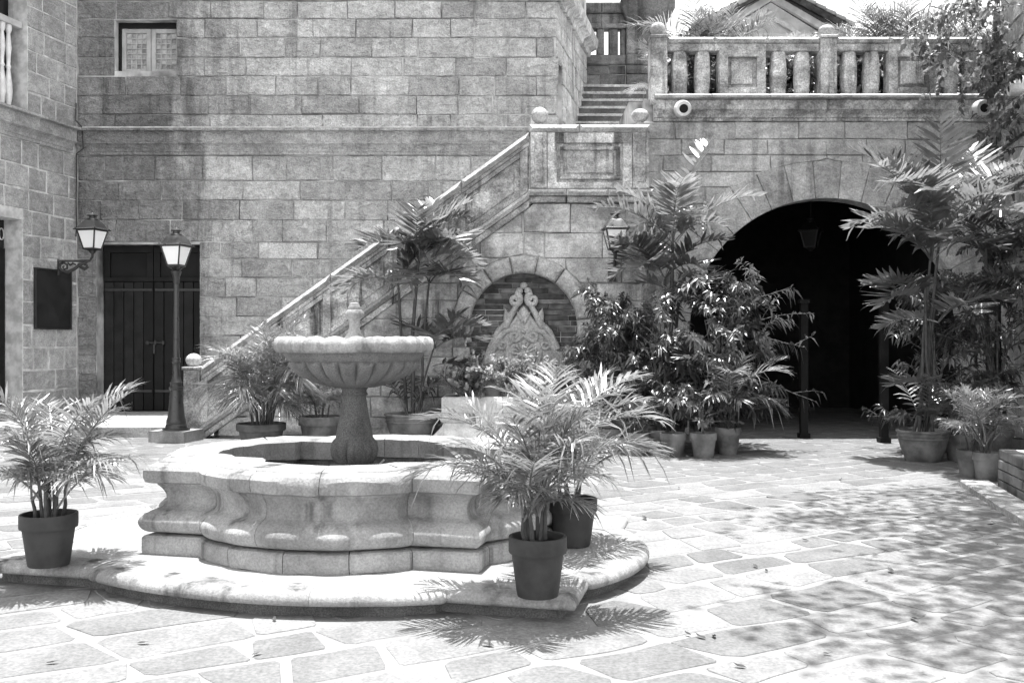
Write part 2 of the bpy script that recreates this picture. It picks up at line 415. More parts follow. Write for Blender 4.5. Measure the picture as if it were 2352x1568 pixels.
# top cornice on the right half and round the corner
z7 = zb(3)
ctop = [(-0.05, z7), (0.06, z7), (0.09, z7+0.10), (0.22, z7+0.16), (0.25, z7+0.26), (0.25, z7+0.36), (-0.05, z7+0.36)]
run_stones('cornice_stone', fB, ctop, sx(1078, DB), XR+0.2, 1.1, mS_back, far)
fK = Fr((XR, DB, 0), UD, UX)                       # flank running back
kd = (0.10, zb(286)-0.4, 0.62, zb(120))
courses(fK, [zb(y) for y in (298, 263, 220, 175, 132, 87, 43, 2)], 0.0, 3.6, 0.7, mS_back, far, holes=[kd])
mb = MB()
for (a0, b0, a1, b1) in ((0, 0, kd[0], TOPB), (kd[0], kd[3], kd[2], TOPB), (kd[2], 0, 3.7, TOPB), (kd[0], 0, kd[2], kd[1])): prism(mb, fK, rect(a0, b0, a1, b1), -0.35, -0.03)
mb.build('wall_core', mM_mid, far)
pris('door_shadow_panel', fK, rect(kd[0], kd[1], kd[2], kd[3]), -0.34, -0.28, mWood, far)
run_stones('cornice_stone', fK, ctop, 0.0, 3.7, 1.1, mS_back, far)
# window: recessed, two sashes of shell panes
fW = Fr((0, DB+0.30, 0), (1, 0, 0), (0, -1, 0))
mb = MB()
f0, f1, f2, f3 = sx(268, DB), zb(161), sx(404, DB), zb(57)
prism(mb, fW, rect(win[0], win[1], win[2], win[3]), -0.12, -0.06); wn = mb.build('window', mWood, far)
mb = MB()
for r in (rect(win[0]+.003, win[1]+.003, f0, win[3]-.003), rect(f2, win[1]+.003, win[2]-.003, win[3]-.003), rect(f0, f3, f2, win[3]-.003), rect(f0, win[1]+.003, f2, f1)): prism(mb, fW, r, -0.05, 0.10)
mb.build('window_frame', mWood, wn)
pane = None
mid = (f0+f2)/2
for (a0, a1) in ((f0, mid-0.005), (mid+0.005, f2)):
    mb = MB(); b = 0.085
    for r in (rect(a0, f1, a0+b, f3), rect(a1-b, f1, a1, f3), rect(a0+b, f1, a1-b, f1+b), rect(a0+b, f3-b, a1-b, f3)): prism(mb, fW, r, 0.0, 0.06, 0.006)
    sash = mb.build('sash', mWoodL, wn)
    nx, nz = 4, 7; iw = (a1-a0-2*b)/nx; ih = (f3-f1-2*b)/nz
    mb = MB()
    for i in range(1, nx): prism(mb, fW, rect(a0+b+i*iw-0.008, f1+b, a0+b+i*iw+0.008, f3-b), 0.018, 0.044)
    for i in range(1, nz): prism(mb, fW, rect(a0+b, f1+b+i*ih-0.008, a1-b, f1+b+i*ih+0.008), 0.016, 0.042)
    lat = mb.build('lattice', mWoodL, wn)
    for i in range(nx):
        for j in range(nz):
            loc = fW(a0+b+(i+.5)*iw, f1+b+(j+.5)*ih, 0.02)
            if pane is None:
                h, v = iw/2, ih/2
                pane = mobj('pane', [(-h, 0, -v), (h, 0, -v), (h, 0, v), (-h, 0, v), (0, -0.006, 0)], [(0, 1, 4), (1, 2, 4), (2, 3, 4), (3, 0, 4)], mCapiz, wn); pane.location = loc
            else: link_copy(pane, wn, loc)
# black double door
fD = Fr((0, DB+0.34, 0), (1, 0, 0), (0, -1, 0)); zf = 0.17
dr = pris('door', fD, rect(door[0]-.01, 0, door[2]+.01, door[3]+0.02), -0.05, 0.0, mWood, far)
mid = (door[0]+door[2])/2; ztr = zb(645)
for (a0, a1) in ((door[0]+0.02, mid-0.006), (mid+0.006, door[2]-0.02)):
    n = 5; wdt = (a1-a0)/n
    for i in range(n): pris('plank', fD, rect(a0+i*wdt+0.006, zf, a0+(i+1)*wdt-0.006, ztr), 0.002, 0.045+R.uniform(-.004, .004), mWood, dr, 0.008)
    mb = MB()
    for r in (rect(a0, ztr+0.006, a1, ztr+0.09), rect(a0, door[3]-0.14, a1, door[3]-0.01), rect(a0, ztr+0.09, a0+0.12, door[3]-0.14), rect(a1-0.12, ztr+0.09, a1, door[3]-0.14)): prism(mb, fD, r, 0.002, 0.06, 0.006)
    mb.build('transom_frame', mWood, dr)
    for zz in (zf+0.35, ztr-0.18): pris('strap', fD, rect(a0+0.02, zz, a1-0.02, zz+0.05), 0.04, 0.056, mIron, dr, 0.004)
mb = MB(); zz = zb(787); mb.tube([fD(mid-0.14, zz, 0.08), fD(mid+0.24, zz, 0.08)], 0.018, 8)
for q in (-0.1, 0.05, 0.2): mb.box(fD(mid+q, zz, 0.07), (0.02, 0.03, 0.035))
mb.box(fD(mid+0.02, zz-0.12, 0.07), (0.018, 0.012, 0.09)); mb.build('bolt', mIron, dr)

# ------------------------------------------------------------------ left building (runs towards the viewer)
fL = Fr(V(XL, DB, 0)-UX*0.0, -UD, UX)
left = thing('stone_building', 'stone block building at the left edge with balustered window and notice board', 'building')
def la(x): # distance along the left wall for an image column
    k = (x-CX)/F; return (XL-k*DB)/(UD.x-k*UD.y) 
lw = (la(63), zb(285), 4.6, TOPB-0.6); ld = (la(52), 0.0, 3.6, zb(560)+0.28)
LH = 15.0  # unseen upper height, raised with the far building for its shade
mb = MB()
for (a0, b0, a1, b1) in ((0.0, 0, lw[0], LH), (lw[0], 0, ld[0], ld[3]), (lw[0], ld[3], 4.6, lw[1]-.2), (4.6, 0, 9, LH), (3.6, 0, 4.6, ld[3]),  (lw[0], lw[3], 4.6, LH)):
    if a1 > a0 and b1 > b0: prism(mb, fL, rect(a0, b0, a1, b1), -0.45, -0.007)
prism(mb, fL, rect(0, 0, 9, LH-0.02), -6, -0.46)
mb.build('wall_core', mM_light, left)
lrows = [0.0]+[zb(y) for y in (935, 890, 845, 797, 748, 700, 652, 604, 556, 505, 460, 410, 357)]
lrows[0] = 0.05
courses(fL, lrows, 0.01, 5.0, 0.50, mS_left, left, holes=[ld], gap=0.028, flat=True)
courses(fL, [zb(y) for y in (298, 250, 205, 160, 112, 66, 20, -30)], 0.01, 5.6, 0.46, mS_left, left, holes=[(lw[0]-0.001, lw[1]-0.2, lw[2], lw[3])], gap=0.024, flat=True)
run_stones('cornice_stone', fL, [(-0.05, zl+0.005), (0.03, zl+0.005), (0.03, zl+0.06), (0.045, zl+0.07), (0.05, zl+0.12), (0.085, zl+0.17), (0.14, zl+0.205), (0.14, zl+0.222),
           (0.125, zl+0.23), (0.125, zt-0.06), (0.22, zt-0.055), (0.22, zt-0.014), (0.18, zt), (-0.05, zt)], 0.175, 5.6, 0.8, mS_left, left)
pris('window_recess', fL, rect(lw[0], lw[1]-0.2, lw[2], lw[3]), -0.448, -0.40, mWood, left)
pris('shutter', fL, rect(lw[0]+0.28, zb(110), lw[2], lw[3]), -0.30, -0.24, mWood, left, 0.01)
pris('window_rail', fL, rect(lw[0]+0.02, zb(118), lw[2], zb(104)), -0.20, -0.08, mWoodL, left, 0.01)
z0, z1 = zb(290), zb(118)
bp = [(0.055, 0), (0.055, .05), (.03, .07), (.045, .12), (.062, .24), (.055, .34), (.034, .46), (.03, .50), (.045, .52), (.03, .55), (.034, .62), (.05, .74), (.04, .82), (.028, .9), (.05, .94), (.05, 1)]
bal = None
for i in range(7):
    loc = fL(la(37)+i*0.15, z0-0.1, -0.16)
    if bal is None: bal = MB().lathe([(r*1.12, z*(z1-z0+0.1)) for r, z in bp], 12).build('baluster', mWhite, left, 40); bal.location = loc
    else: link_copy(bal, left, loc)
dl = pris('door', fL, rect(ld[0], 0, ld[2], ld[3]), -0.449, -0.41, mWood, left)
for i in range(6): pris('plank', fL, rect(ld[0]+0.02+i*0.3, 0.36, ld[0]+0.31+i*0.3, ld[3]-0.5), -0.40, -0.34, mWood, dl, 0.008)
pris('transom', fL, rect(ld[0]+0.02, ld[3]-0.49, ld[2], ld[3]), -0.40, -0.37, mDark, dl)
mb = MB()
for i in range(8):
    c = fL(ld[0]+0.10+i*0.2, ld[3]-0.25, -0.35); mb.tube([c+UD*0.055*cos(t)+ZV*0.10*sin(t) for t in [k*pi/8 for k in range(17)]], 0.012, 6)
    mb.box(fL(ld[0]+0.2+i*0.2, ld[3]-0.25, -0.35), (0.01, 0.01, 0.24))
mb.build('grille', mWoodL, dl)
pris('threshold', fL, rect(ld[0], 0, ld[2], 0.36), -0.40, -0.02, mS_left, left, 0.012)
# notice board
nb = thing('notice_board', 'blank black notice board hung on the left stone wall under a lantern', 'notice board')
bz0, bz1 = 1.72, 2.82
b0, b1 = la(160), la(76)
pris('panel', fL, rect(b0+0.03, bz0+0.03, b1-0.03, bz1-0.03), 0.012, 0.04, mBoard, nb)
mb = MB()
for r in (rect(b0, bz0, b0+.03, bz1), rect(b1-.03, bz0, b1, bz1), rect(b0+.03, bz0, b1-.03, bz0+.03), rect(b0+.03, bz1-.03, b1-.03, bz1)): prism(mb, fL, r, 0.012, 0.06, 0.005)
mb.build('frame', mIron, nb)
# cable in the corner
cpts = [fL(0.10, zb(y), 0.19 if 295 < y < 352 else 0.05) for y in (240, 280, 296, 310, 330, 345, 356, 380, 420, 460, 500, 530, 545)]
cpts = [p + V(R.uniform(-.012, .012), 0, 0) for p in cpts]
tag(MB().tube(cpts, 0.013, 6).build('cable', mCable, None, 0), 'thin dark cable running down the corner between the two stone buildings', 'cable')

# ------------------------------------------------------------------ staircase with parapet, landing and wall niche
fS = Fr((0, DS, 0), (1, 0, 0), (0, -1, 0))
A_ = lambda x: sx(x, DS)
B_ = lambda y: sz(y, DS)
st = thing('stone_staircase', 'weathered stone staircase with panelled parapet, ball finials and arched brick niche', 'staircase')
x0, y0c, x1, y1c = 458.0, 846.0, 1218.0, 303.0
SL = (y1c-y0c)/(x1-x0)
capy = lambda x: y0c+SL*(x-x0)
def pq(*pts): return [(A_(x), B_(y)) for x, y in pts]
def band(xa, xb, o0, o1): return pq((xa, capy(xa)+o1), (xb, capy(xb)+o1), (xb, capy(xb)+o0), (xa, capy(xa)+o0))
TH = 0.34
# sloped parapet
pris('parapet_wall', fS, band(462, 1216, 18, 136), -TH, 0.0, mS_trim, st)
segs = [462, 610, 760, 905, 1060, 1216]
for a, b in zip(segs[:-1], segs[1:]): pris('cap_stone', fS, band(a+0.6, b-0.6, 0, 20), -TH-0.07, 0.10, mS_cap, st, 0.058, 0.004)
for a, b in zip(segs[:-1], segs[1:]): pris('cap_moulding', fS, band(a+0.6, b-0.6, 20.5, 31), -0.02, 0.045, mS_trim, st, 0.012)
for a, b in zip(segs[:-1], segs[1:]):
    pris('string_stone', fS, band(a+0.6, b-0.6, 136, 153), -0.05, 0.13, mS_cap, st, 0.05, 0.004)
    pris('string_moulding', fS, band(a+0.6, b-0.6, 153.5, 171), -0.05, 0.05, mS_trim, st, 0.012, 0.004)
pil = [470, 612, 752, 905, 1060, 1203]
for x in pil: pris('pilaster', fS, band(x-9, x+9, 32, 135), -0.02, 0.06, mS_trim, st, 0.008)
for a, b in zip(pil[:-1], pil[1:]):
    a += 9.5; b -= 9.5
    mb = MB()
    prism(mb, fS, band(a, b, 32, 44), -0.02, 0.056, 0.006); prism(mb, fS, band(a, b, 124, 135), -0.02, 0.056, 0.006)
    mb.build('panel_rail', mS_trim, st)
    pris('panel', fS, band(a+12, b-12, 54, 114), -0.02, 0.022, mS_trim, st, 0.018)
# landing parapet, 1218-1490
pris('parapet_wall', fS, pq((1218, 441), (1490, 441), (1490, 300), (1218, 300)), -TH, 0.0, mS_trim, st)
for a, b in ((1216, 1330), (1331, 1492)): pris('cap_stone', fS, pq((a, 305), (b, 305), (b, 288), (a, 288)), -TH-0.05, 0.10, mS_cap, st, 0.05, 0.004)
for a, b in ((1218, 1256), (1452, 1490)):
    pris('post', fS, pq((a, 434), (b, 434), (b, 306), (a, 306)), -0.02, 0.075, mS_trim, st, 0.008)
    pris('post_panel', fS, pq((a+9, 420), (b-9, 420), (b-9, 318), (a+9, 318)), 0.02, 0.095, mS_trim, st, 0.012)
mb = MB()
for r in ((1257, 330, 1451, 306.5), (1257, 434, 1451, 420), (1257, 420, 1279, 330), (1429, 420, 1451, 330)): prism(mb, fS, pq((r[0], r[1]), (r[2], r[1]), (r[2], r[3]), (r[0], r[3])), -0.02, 0.06, 0.006)
mb.build('panel_frame', mS_trim, st)
mb = MB()
for r in ((1286, 346, 1424, 338), (1286, 413, 1424, 405), (1286, 405, 1294, 346), (1416, 405, 1424, 346)): prism(mb, fS, pq((r[0], r[1]), (r[2], r[1]), (r[2], r[3]), (r[0], r[3])), -0.02, 0.05, 0.012)
mb.build('panel_moulding', mS_trim, st)
pris('panel', fS, pq((1301, 399), (1409, 399), (1409, 352), (1301, 352)), -0.02, 0.032, mS_trim, st, 0.014)
for a, b in ((1212, 1300), (1301, 1395), (1396, 1500)):
    pris('string_stone', fS, pq((a, 451), (b, 451), (b, 436), (a, 436)), -0.05, 0.13, mS_cap, st, 0.045, 0.004)
    pris('string_moulding', fS, pq((a+1, 466), (b-1, 466), (b-1, 451.5), (a+1, 451.5)), -0.05, 0.06, mS_trim, st, 0.02, 0.004)
def ball(parent, x, y, r, d, mat, sq=0.92):
    c = PX(x, y, d); pr = []
    for i in range(11):
        t = -pi/2+0.35+(pi-0.35)*i/10; pr.append((max(0.004, r*cos(t)), r*sq*sin(t)))
    pr = [(r*0.62, -r*1.12), (r*0.55, -r*1.02)]+pr
    wob = R.uniform(0, 6)
    return MB().lathe(pr, 22, c, lambda i, rr, z, a: (rr*(1+0.025*sin(2*a+wob)), z)).build('ball_finial', mat, parent, 60)
ball(st, 1240, 266, 0.138, DS+0.12, mS_cap, 0.95); ball(st, 1470, 266, 0.138, DS+0.12, mS_cap, 0.78)
# bottom newel
pris('newel_post', fS, [(A_(424), -0.02), (A_(461), -0.02), (A_(461), B_(849)), (A_(424), B_(849))], -TH-0.04, 0.06, mS_trim, st, 0.008)
pris('newel_cap', fS, pq((421, 849), (464, 849), (464, 842), (421, 842)), -TH-0.07, 0.09, mS_trim, st, 0.012)
pris('newel_panel', fS, pq((433, 985), (452, 985), (452, 868), (433, 868)), 0.03, 0.075, mS_trim, st, 0.012)
ball(st, 445, 827, 0.125, DS+0.12, mS_cap, 0.86)
# wall of stones below, with the niche
NCX, NCZ, NR, NRi = A_(1203), B_(751), 163*DS/F, 124*DS/F
xr = A_(1490); xl = A_(500)
k = -SL                                            # rise per run (upward)
zline = lambda X: B_(y0c+171)+k*(X-A_(x0))
srows = [B_(y) for y in (1003, 957, 912, 866, 820, 776, 732, 690, 650, 593, 535, 467)]
srows[0] = 0.02
courses(fS, srows, xl, xr, 0.80, mS_stair, st, circ=(NCX, NCZ, NR), cut=[(-k, 1, B_(y0c+171)-k*A_(x0))], gap=0.014, name='stone_block')
poly = [(xl, 0), (A_(1216), zline(A_(1216))), (xr-0.01, zline(A_(1216))), (xr-0.01, 0), (NCX+NRi+.08, 0), (NCX+NRi+.08, NCZ)]
poly += [(NCX+(NRi+.08)*cos(t), NCZ+(NRi+.08)*sin(t)) for t in [pi*i/16 for i in range(1, 16)]]+[(NCX-NRi-.08, NCZ), (NCX-NRi-.08, 0)]
pris('wall_core', fS, poly, -0.30, -0.03, mM_mid, st)
# body behind: landing block and flights
mb = MB(); LZ = B_(436)
bbox(mb, A_(1218)+0.02, xr-0.012, DS+0.305, DB-0.2, 0, LZ)
mb.build('landing_floor', mM_mid, st)
nst = 22
for i in range(nst):
    xa = A_(475)+(A_(1218)-A_(475))*i/nst; xb = A_(475)+(A_(1218)-A_(475))*(i+1)/nst
    mb = MB(); bbox(mb, xa+0.002, xb+0.03, DS+0.35, DB-0.02, 0, LZ*(i+1)/(nst+1)); mb.build('step', mS_stair, st)
# ring of the niche
n = 9; ta, tb = rad(-16), rad(196)
for i in range(n):
    t0, t1 = ta+(tb-ta)*i/n+0.004, ta+(tb-ta)*(i+1)/n-0.004
    if 1 <= i < n-1: t0 += R.uniform(-.03, .03)*0; 
    pts = [(NCX+NR*cos(t), NCZ+NR*sin(t)) for t in [t0+(t1-t0)*j/5 for j in range(6)]]+[(NCX+NRi*cos(t), NCZ+NRi*sin(t)) for t in [t1+(t0-t1)*j/5 for j in range(6)]]
    pris('ring_stone', fS, pts, -0.19, 0.10+R.uniform(-.008, .008), mS_cap, st, 0.035, 0.004, 50)
for s in (-1, 1):
    zz = 0.03; xa, xb = sorted((NCX+s*(NRi+.0), NCX+s*(NR-.005)))
    while zz < NCZ+NRi*sin(ta)-0.02:
        z2 = min(zz+0.42, NCZ+NR*sin(ta)+0.0)
        if NCZ+NR*sin(ta)-z2 < 0.2: z2 = NCZ+NR*sin(ta)-0.01
        pris('ring_stone', fS, rect(xa, zz, xb, z2-0.008), -0.19, 0.095, mS_cap, st, 0.02, 0.004); zz = z2
        if z2 >= NCZ+NR*sin(ta)-0.02: break
# brick back of the niche
fN = Fr((0, DS+0.20, 0), (1, 0, 0), (0, -1, 0))
pris('niche_back', fN, rect(NCX-NR, 0, NCX+NR, NCZ+NR), -0.1, 0.0, mM_mid, st)
bh = 0.083; row = 0; zz = 0.5
while zz < NCZ+NRi:
    e = NRi+0.06; xx = NCX-e-R.uniform(0, .35)
    while xx < NCX+e:
        bw_ = R.choice((0.28, 0.36, 0.42, 0.5)); xa, xb = max(xx, NCX-e), min(xx+bw_-0.012, NCX+e); xx += bw_
        zc = zz+bh/2
        xm = (xa+xb)/2
        near = min(abs(xa-NCX), abs(xb-NCX)) if (xa-NCX)*(xb-NCX) > 0 else 0
        if xb-xa < 0.05 or (zc > NCZ and math.hypot(near, zc-NCZ) > NRi+0.07): continue
        pris('brick', fN, rect(xa, zz+0.006, xb, zz+bh-0.004+R.uniform(-.004, .002)), -0.02, R.uniform(0.012, 0.030), mBrick, st, 0.005, 0.002)
    zz += bh*R.uniform(0.93, 1.07)
# carved ornament in the niche
om = thing('carved_ornament', 'carved pale stone crest of scrolls and a rosette standing in the brick niche', 'stone carving')
fO = Fr((0, DS+0.165, 0), (1, 0, 0), (0, -1, 0))
O = lambda x, y: (sx(x, DS), sz(y, DS))
def blob(mb, pts, t0, t1, ch=0.02): prism(mb, fO, [O(*p) for p in pts], t0, t1, ch)
half = [(1108, 1000), (1108, 860), (1118, 830), (1127, 800), (1140, 775), (1158, 752), (1170, 742), (1186, 724), (1195, 708), (1203, 700)]
outl = half+[(2406-x, y) for x, y in reversed(half[:-1])]
mb = MB(); blob(mb, outl, -0.03, 0.05, 0.025); mb.build('crest_slab', mCarve, om, 45)
def scroll(cx, cy, r0, turns, s, rt, lead=None, d0=0.05):
    pts = []; rr = []
    if lead: 
        for (lx, ly) in lead: pts.append(fO(*O(lx, ly), d0)); rr.append(rt)
    N = int(14*turns)
    for i in range(N+1):
        t = i/N; a = s*(t*turns*2*pi)+(pi/2 if True else 0); r = r0*(1-0.8*t)
        pts.append(fO(*O(cx+r*cos(a), cy-r*sin(a)), d0+0.012*t)); rr.append(rt*(1-0.35*t))
    return pts, rr
mb = MB()
for s in (-1, 1):
    X = lambda x: 1203+s*(x-1203)
    for (cx, cy, r0, lead) in ((1222, 690-16, 13, [(X(1209), 742), (X(1213), 715)]),):
        pass
    # long arms and top volutes
    mb.tube([fO(*O(X(x), y), 0.05) for x, y in ((1247, 752), (1238, 735), (1226, 712), (1216, 694), (1213, 682))], [0.06, 0.055, 0.045, 0.04, 0.035], 8)
    p, rr = scroll(X(1223), 688, 15, 1.35, s, 0.052); mb.tube(p, rr, 8)
    # middle volutes
    p, rr = scroll(X(1224), 772, 15, 1.6, s, 0.042); mb.tube(p, rr, 8)
    mb.tube([fO(*O(X(x), y), 0.05) for x, y in ((1224, 757), (1245, 760), (1262, 778), (1276, 806), (1285, 840))], [0.045, 0.05, 0.055, 0.055, 0.05], 8)
    p, rr = scroll(X(1252), 792, 13, 1.4, -s, 0.032); mb.tube(p, rr, 8)
    mb.tube([fO(*O(X(x), y), 0.05) for x, y in ((1253, 780), (1268, 795), (1276, 820), (1270, 850))], [0.03, 0.034, 0.034, 0.03], 7)
    # outer edge roll
    mb.tube([fO(*O(X(x), y), 0.045) for x, y in ((1238, 738), (1262, 760), (1279, 795), (1291, 830), (1297, 870))], 0.05, 8)
sc = mb.build('scroll', mCarve, om, 70)
mb = MB()
for s in (-1, 1):                                   # side leaves
    X = lambda x: 1203+s*(x-1203)
    blob(mb, [(X(1238), 742), (X(1234), 722), (X(1247), 706), (X(1250), 728), (X(1249), 748)][::s], 0.0, 0.07, 0.02)
    blob(mb, [(X(1203), 738), (X(1208), 722), (X(1220), 714), (X(1214), 730), (X(1207), 744)][::s], 0.02, 0.085, 0.015)
mb.build('leaf_carving', mCarve, om)
mb = MB()
for (x, y, r) in ((1203, 655, 0.062), (1193, 667, 0.06), (1213, 667, 0.06), (1203, 762, 0.04)):
    c = fO(*O(x, y), 0.045)
    mb.lathe([(0.003, -r*.9), (r*.6, -r*.75), (r*.93, -r*.3), (r, 0), (r*.93, r*.3), (r*.6, r*.75), (0.003, r*.9)], 12, c)
mb.build('trefoil', mCarve, om, 70)
cc = fO(*O(1203, 800+12), 0.045)
mb = MB()
for r, t in ((0.265, 0.035), (0.185, 0.018)): mb.tube([cc+V(cos(a)*r, 0, sin(a)*r) for a in [2*pi*i/32 for i in range(33)]], t, 8)
mb.build('rosette_ring', mCarve, om, 70)
mb = MB()
for i in range(16):
    a = 2*pi*i/16
    mb.tube([cc+V(cos(a)*.07, -.01, sin(a)*.07), cc+V(cos(a)*.12, -.02, sin(a)*.12), cc+V(cos(a)*.175, -.008, sin(a)*.175)], [.012, .024, .028], 6)
mb.lathe([(0.003, -.05), (.045, -.03), (.06, 0), (.045, .03), (.003, .05)], 12, cc); mb.build('rosette_petals', mCarve, om, 60)

# trough in front of the niche
tr = thing('stone_trough', 'whitewashed moulded stone trough below the brick niche holding flowering plants', 'trough')
DT = 13.7; fT = Fr((0, DT, 0), (1, 0, 0), (0, -1, 0)); tx0, tx1 = sx(1020, DT), sx(1392, DT); tz = sz(911, DT)
tp = [(0.27, 0.0), (0.27, 0.05), (0.20, 0.11), (0.12, 0.19), (0.03, 0.285), (0.01, 0.33), (0.045, 0.36), (0.06, 0.395), (0.045, 0.43), (0.012, 0.45), (0.012, 0.475), (0.035, 0.49), (0.035, tz-0.02), (0.015, tz)]
def tro(a0, a1, lev):
    pr = [p for p in tp if lev[0] <= p[1] <= lev[1]]
    return [(-0.22, pr[0][1])]+pr+[(-0.22, pr[-1][1])]
for lv, stp in (((-.01, .34), 1.1), ((.33, .46), 1.3), ((.445, 2), 0.9)):
    pr = [p for p in tp if lv[0] <= p[1] <= lv[1]]
    # mitred left end return
    pr2 = [(-0.22, pr[0][1])]+pr+[(-0.22, pr[-1][1])]
    run_stones('trough_stone', fT, pr2, tx0, tx1, stp, mBasin, tr, 0.006, 50)
    fE = Fr((tx0, DT, 0), (0, 1, 0), (-1, 0, 0))
    mb = MB(); np_ = len(pr); vs = []
    for c, b in pr: vs += [V(tx0-c, DT-c, b), V(tx0-c, DT+0.9, b), V(tx0+.001, DT-c, b)]
    fs = []
    for i in range(np_-1):
        fs += [(3*i, 3*i+3, 3*i+4, 3*i+1), (3*i+2, 3*i+5, 3*i+3, 3*i)]
    vs += [V(tx0+.22, DT-pr[-1][0], pr[-1][1]), V(tx0+.22, DT+.9, pr[-1][1])]
    q = 3*(np_-1); fs += [(q, q+2, q+4 if False else len(vs)-2, len(vs)-1, q+1)]
    mb.add(vs, fs); mb.build('trough_stone', mBasin, tr, 50)
    mb = MB(); vs = []
    for c, b in pr: vs += [V(tx1+c, DT-c, b), V(tx1+c, DT+0.9, b), V(tx1-.001, DT-c, b)]
    fs = []
    for i in range(np_-1): fs += [(3*i, 3*i+1, 3*i+4, 3*i+3), (3*i+2, 3*i, 3*i+3, 3*i+5)]
    vs += [V(tx1-.22, DT-pr[-1][0], pr[-1][1]), V(tx1-.22, DT+.9, pr[-1][1])]
    fs += [(q, q+1, len(vs)-1, len(vs)-2, q+2)]
    mb.add(vs, fs); mb.build('trough_stone', mBasin, tr, 50)
mb = MB(); bbox(mb, tx0+0.1, tx1-0.1, DT+0.2, DT+0.95, 0, tz-0.06); mb.build('soil', mSoil, tr)

# ------------------------------------------------------------------ arched terrace wall with balustrade
fA = Fr((0, DA, 0), (1, 0, 0), (0, -1, 0))
aw = thing('arched_wall', 'stone terrace wall with wide dark archway, balustrade on top and clay waterspouts', 'wall')
P_ = lambda x: sx(x, DA)
Q_ = lambda y: sz(y, DA)
AL, AR = P_(1479), P_(2296)
ACX, ACZ, ARi, ARo = P_(1900), Q_(772), 317*DA/F, 408*DA/F
nv = 19; 
for i in range(nv):
    t0, t1 = pi*i/nv+0.0022, pi*(i+1)/nv-0.0022
    ro = ARo*R.uniform(0.985, 1.02)
    if ACX+ro*cos((t0+t1)/2) > AR: ro = min(ro, abs((AR-ACX)/cos((t0+t1)/2)))
    pts = [(min(AR, ACX+ro*cos(t)), ACZ+ro*sin(t)) for t in [t0+(t1-t0)*j/4 for j in range(5)]]+[(ACX+ARi*cos(t), ACZ+ARi*sin(t)) for t in [t1+(t0-t1)*j/4 for j in range(5)]]
    pris('voussoir', fA, pts, -0.34, 0.004+R.uniform(-.004, .004), mS_arch, aw, 0.006, 0.003)
arows = [Q_(y) for y in (1003, 955, 905, 860, 815, 772, 725, 675, 622, 570, 520, 470, 430, 395, 357, 320, 279)]; arows[0] = 0.01
courses(fA, arows, AL, AR, 0.78, mS_arch, aw, circ=(ACX, ACZ, ARo*0.985), gap=0.012)
for s, (xa, xb) in ((-1, (AL, ACX-ARi)), (1, (ACX+ARi, AR))):
    z = 0.01
    while z < ACZ-0.05:
        z2 = min(ACZ, z+0.36); z2 = ACZ-0.006 if ACZ-z2 < .15 else z2
        xx = (max(xa, ACX-ARo), xb) if s < 0 else (xa, min(xb, ACX+ARo*.985))
        pris('jamb_stone', fA, rect(xx[0]+.006, z+.006, xx[1], z2-.006), -0.34, 0.004, mS_arch, aw, 0.01, 0.004); z = z2
        if z >= ACZ-0.02: break
TZ = Q_(222)
poly = [(AL, 0), (AL, TZ-.05), (AR, TZ-.05), (AR, 0), (ACX+ARi+.1, 0), (ACX+ARi+.1, ACZ)]+[(ACX+(ARi+.1)*cos(t), ACZ+(ARi+.1)*sin(t)) for t in [pi*i/24 for i in range(1, 24)]]+[(ACX-ARi-.1, ACZ), (ACX-ARi-.1, 0)]
poly = [poly[0]]+[poly[-1]]+poly[-2:0:-1] if False else poly
pris('wall_core', fA, poly[::-1], -0.33, -0.03, mM_mid, aw)
z2 = Q_(279)
cp = [(-0.05, z2), (0.03, z2), (0.03, z2+.04), (0.05, z2+.05), (0.06, z2+.09), (0.10, z2+.14), (0.13, z2+.165), (0.13, Q_(234)), (-0.05, Q_(234))]
run_stones('cornice_stone', fA, cp, P_(1500), AR, 1.0, mS_trim, aw)
run_stones('ledge_stone', fA, [(-0.4, Q_(233)), (0.2, Q_(233)), (0.235, Q_(231.5)), (0.235, Q_(227)), (0.18, Q_(222)), (-0.4, Q_(222))], P_(1500), AR, 0.8, mS_cap, aw)
# balustrade
bl = pris('balustrade', fA, rect(P_(1531), Q_(222)+.001, P_(2262), Q_(222)+.02), -.2, .03, mS_trim, aw)
def bpris(name, x0_, x1_, y0_, y1_, t0, t1, ch=0.01): return pris(name, fA, rect(P_(x0_), Q_(y1_), P_(x1_), Q_(y0_)), t0, t1, mS_trim, bl, ch, 0.003)
for a, b in ((1531, 1640), (1640.5, 1760), (1760.5, 1880), (1918, 2040), (2040.5, 2150), (2150.5, 2262)):
    bpris('rail_cap', a, b, 88, 101, -0.22, 0.10, 0.045); bpris('rail', a, b, 101.5, 119, -0.18, 0.045, 0.012)
for (a, b, yb) in ((1493, 1530.5, 240), (1880.5, 1917.5, 222), (2262.5, 2300, 240)):
    bpris('post', a, b, 89, yb, -0.24, 0.115, 0.012); bpris('post_panel', a+9, b-9, 104, 205, 0.08, 0.128, 0.01); bpris('post_cap', a-2, b+2, 85, 93, -0.26, 0.14, 0.012)
ball(bl, 1511, 68, 0.125, DA+0.05, mS_cap, 0.9); ball(bl, 1898, 71, 0.125, DA+0.05, mS_cap, 0.72)
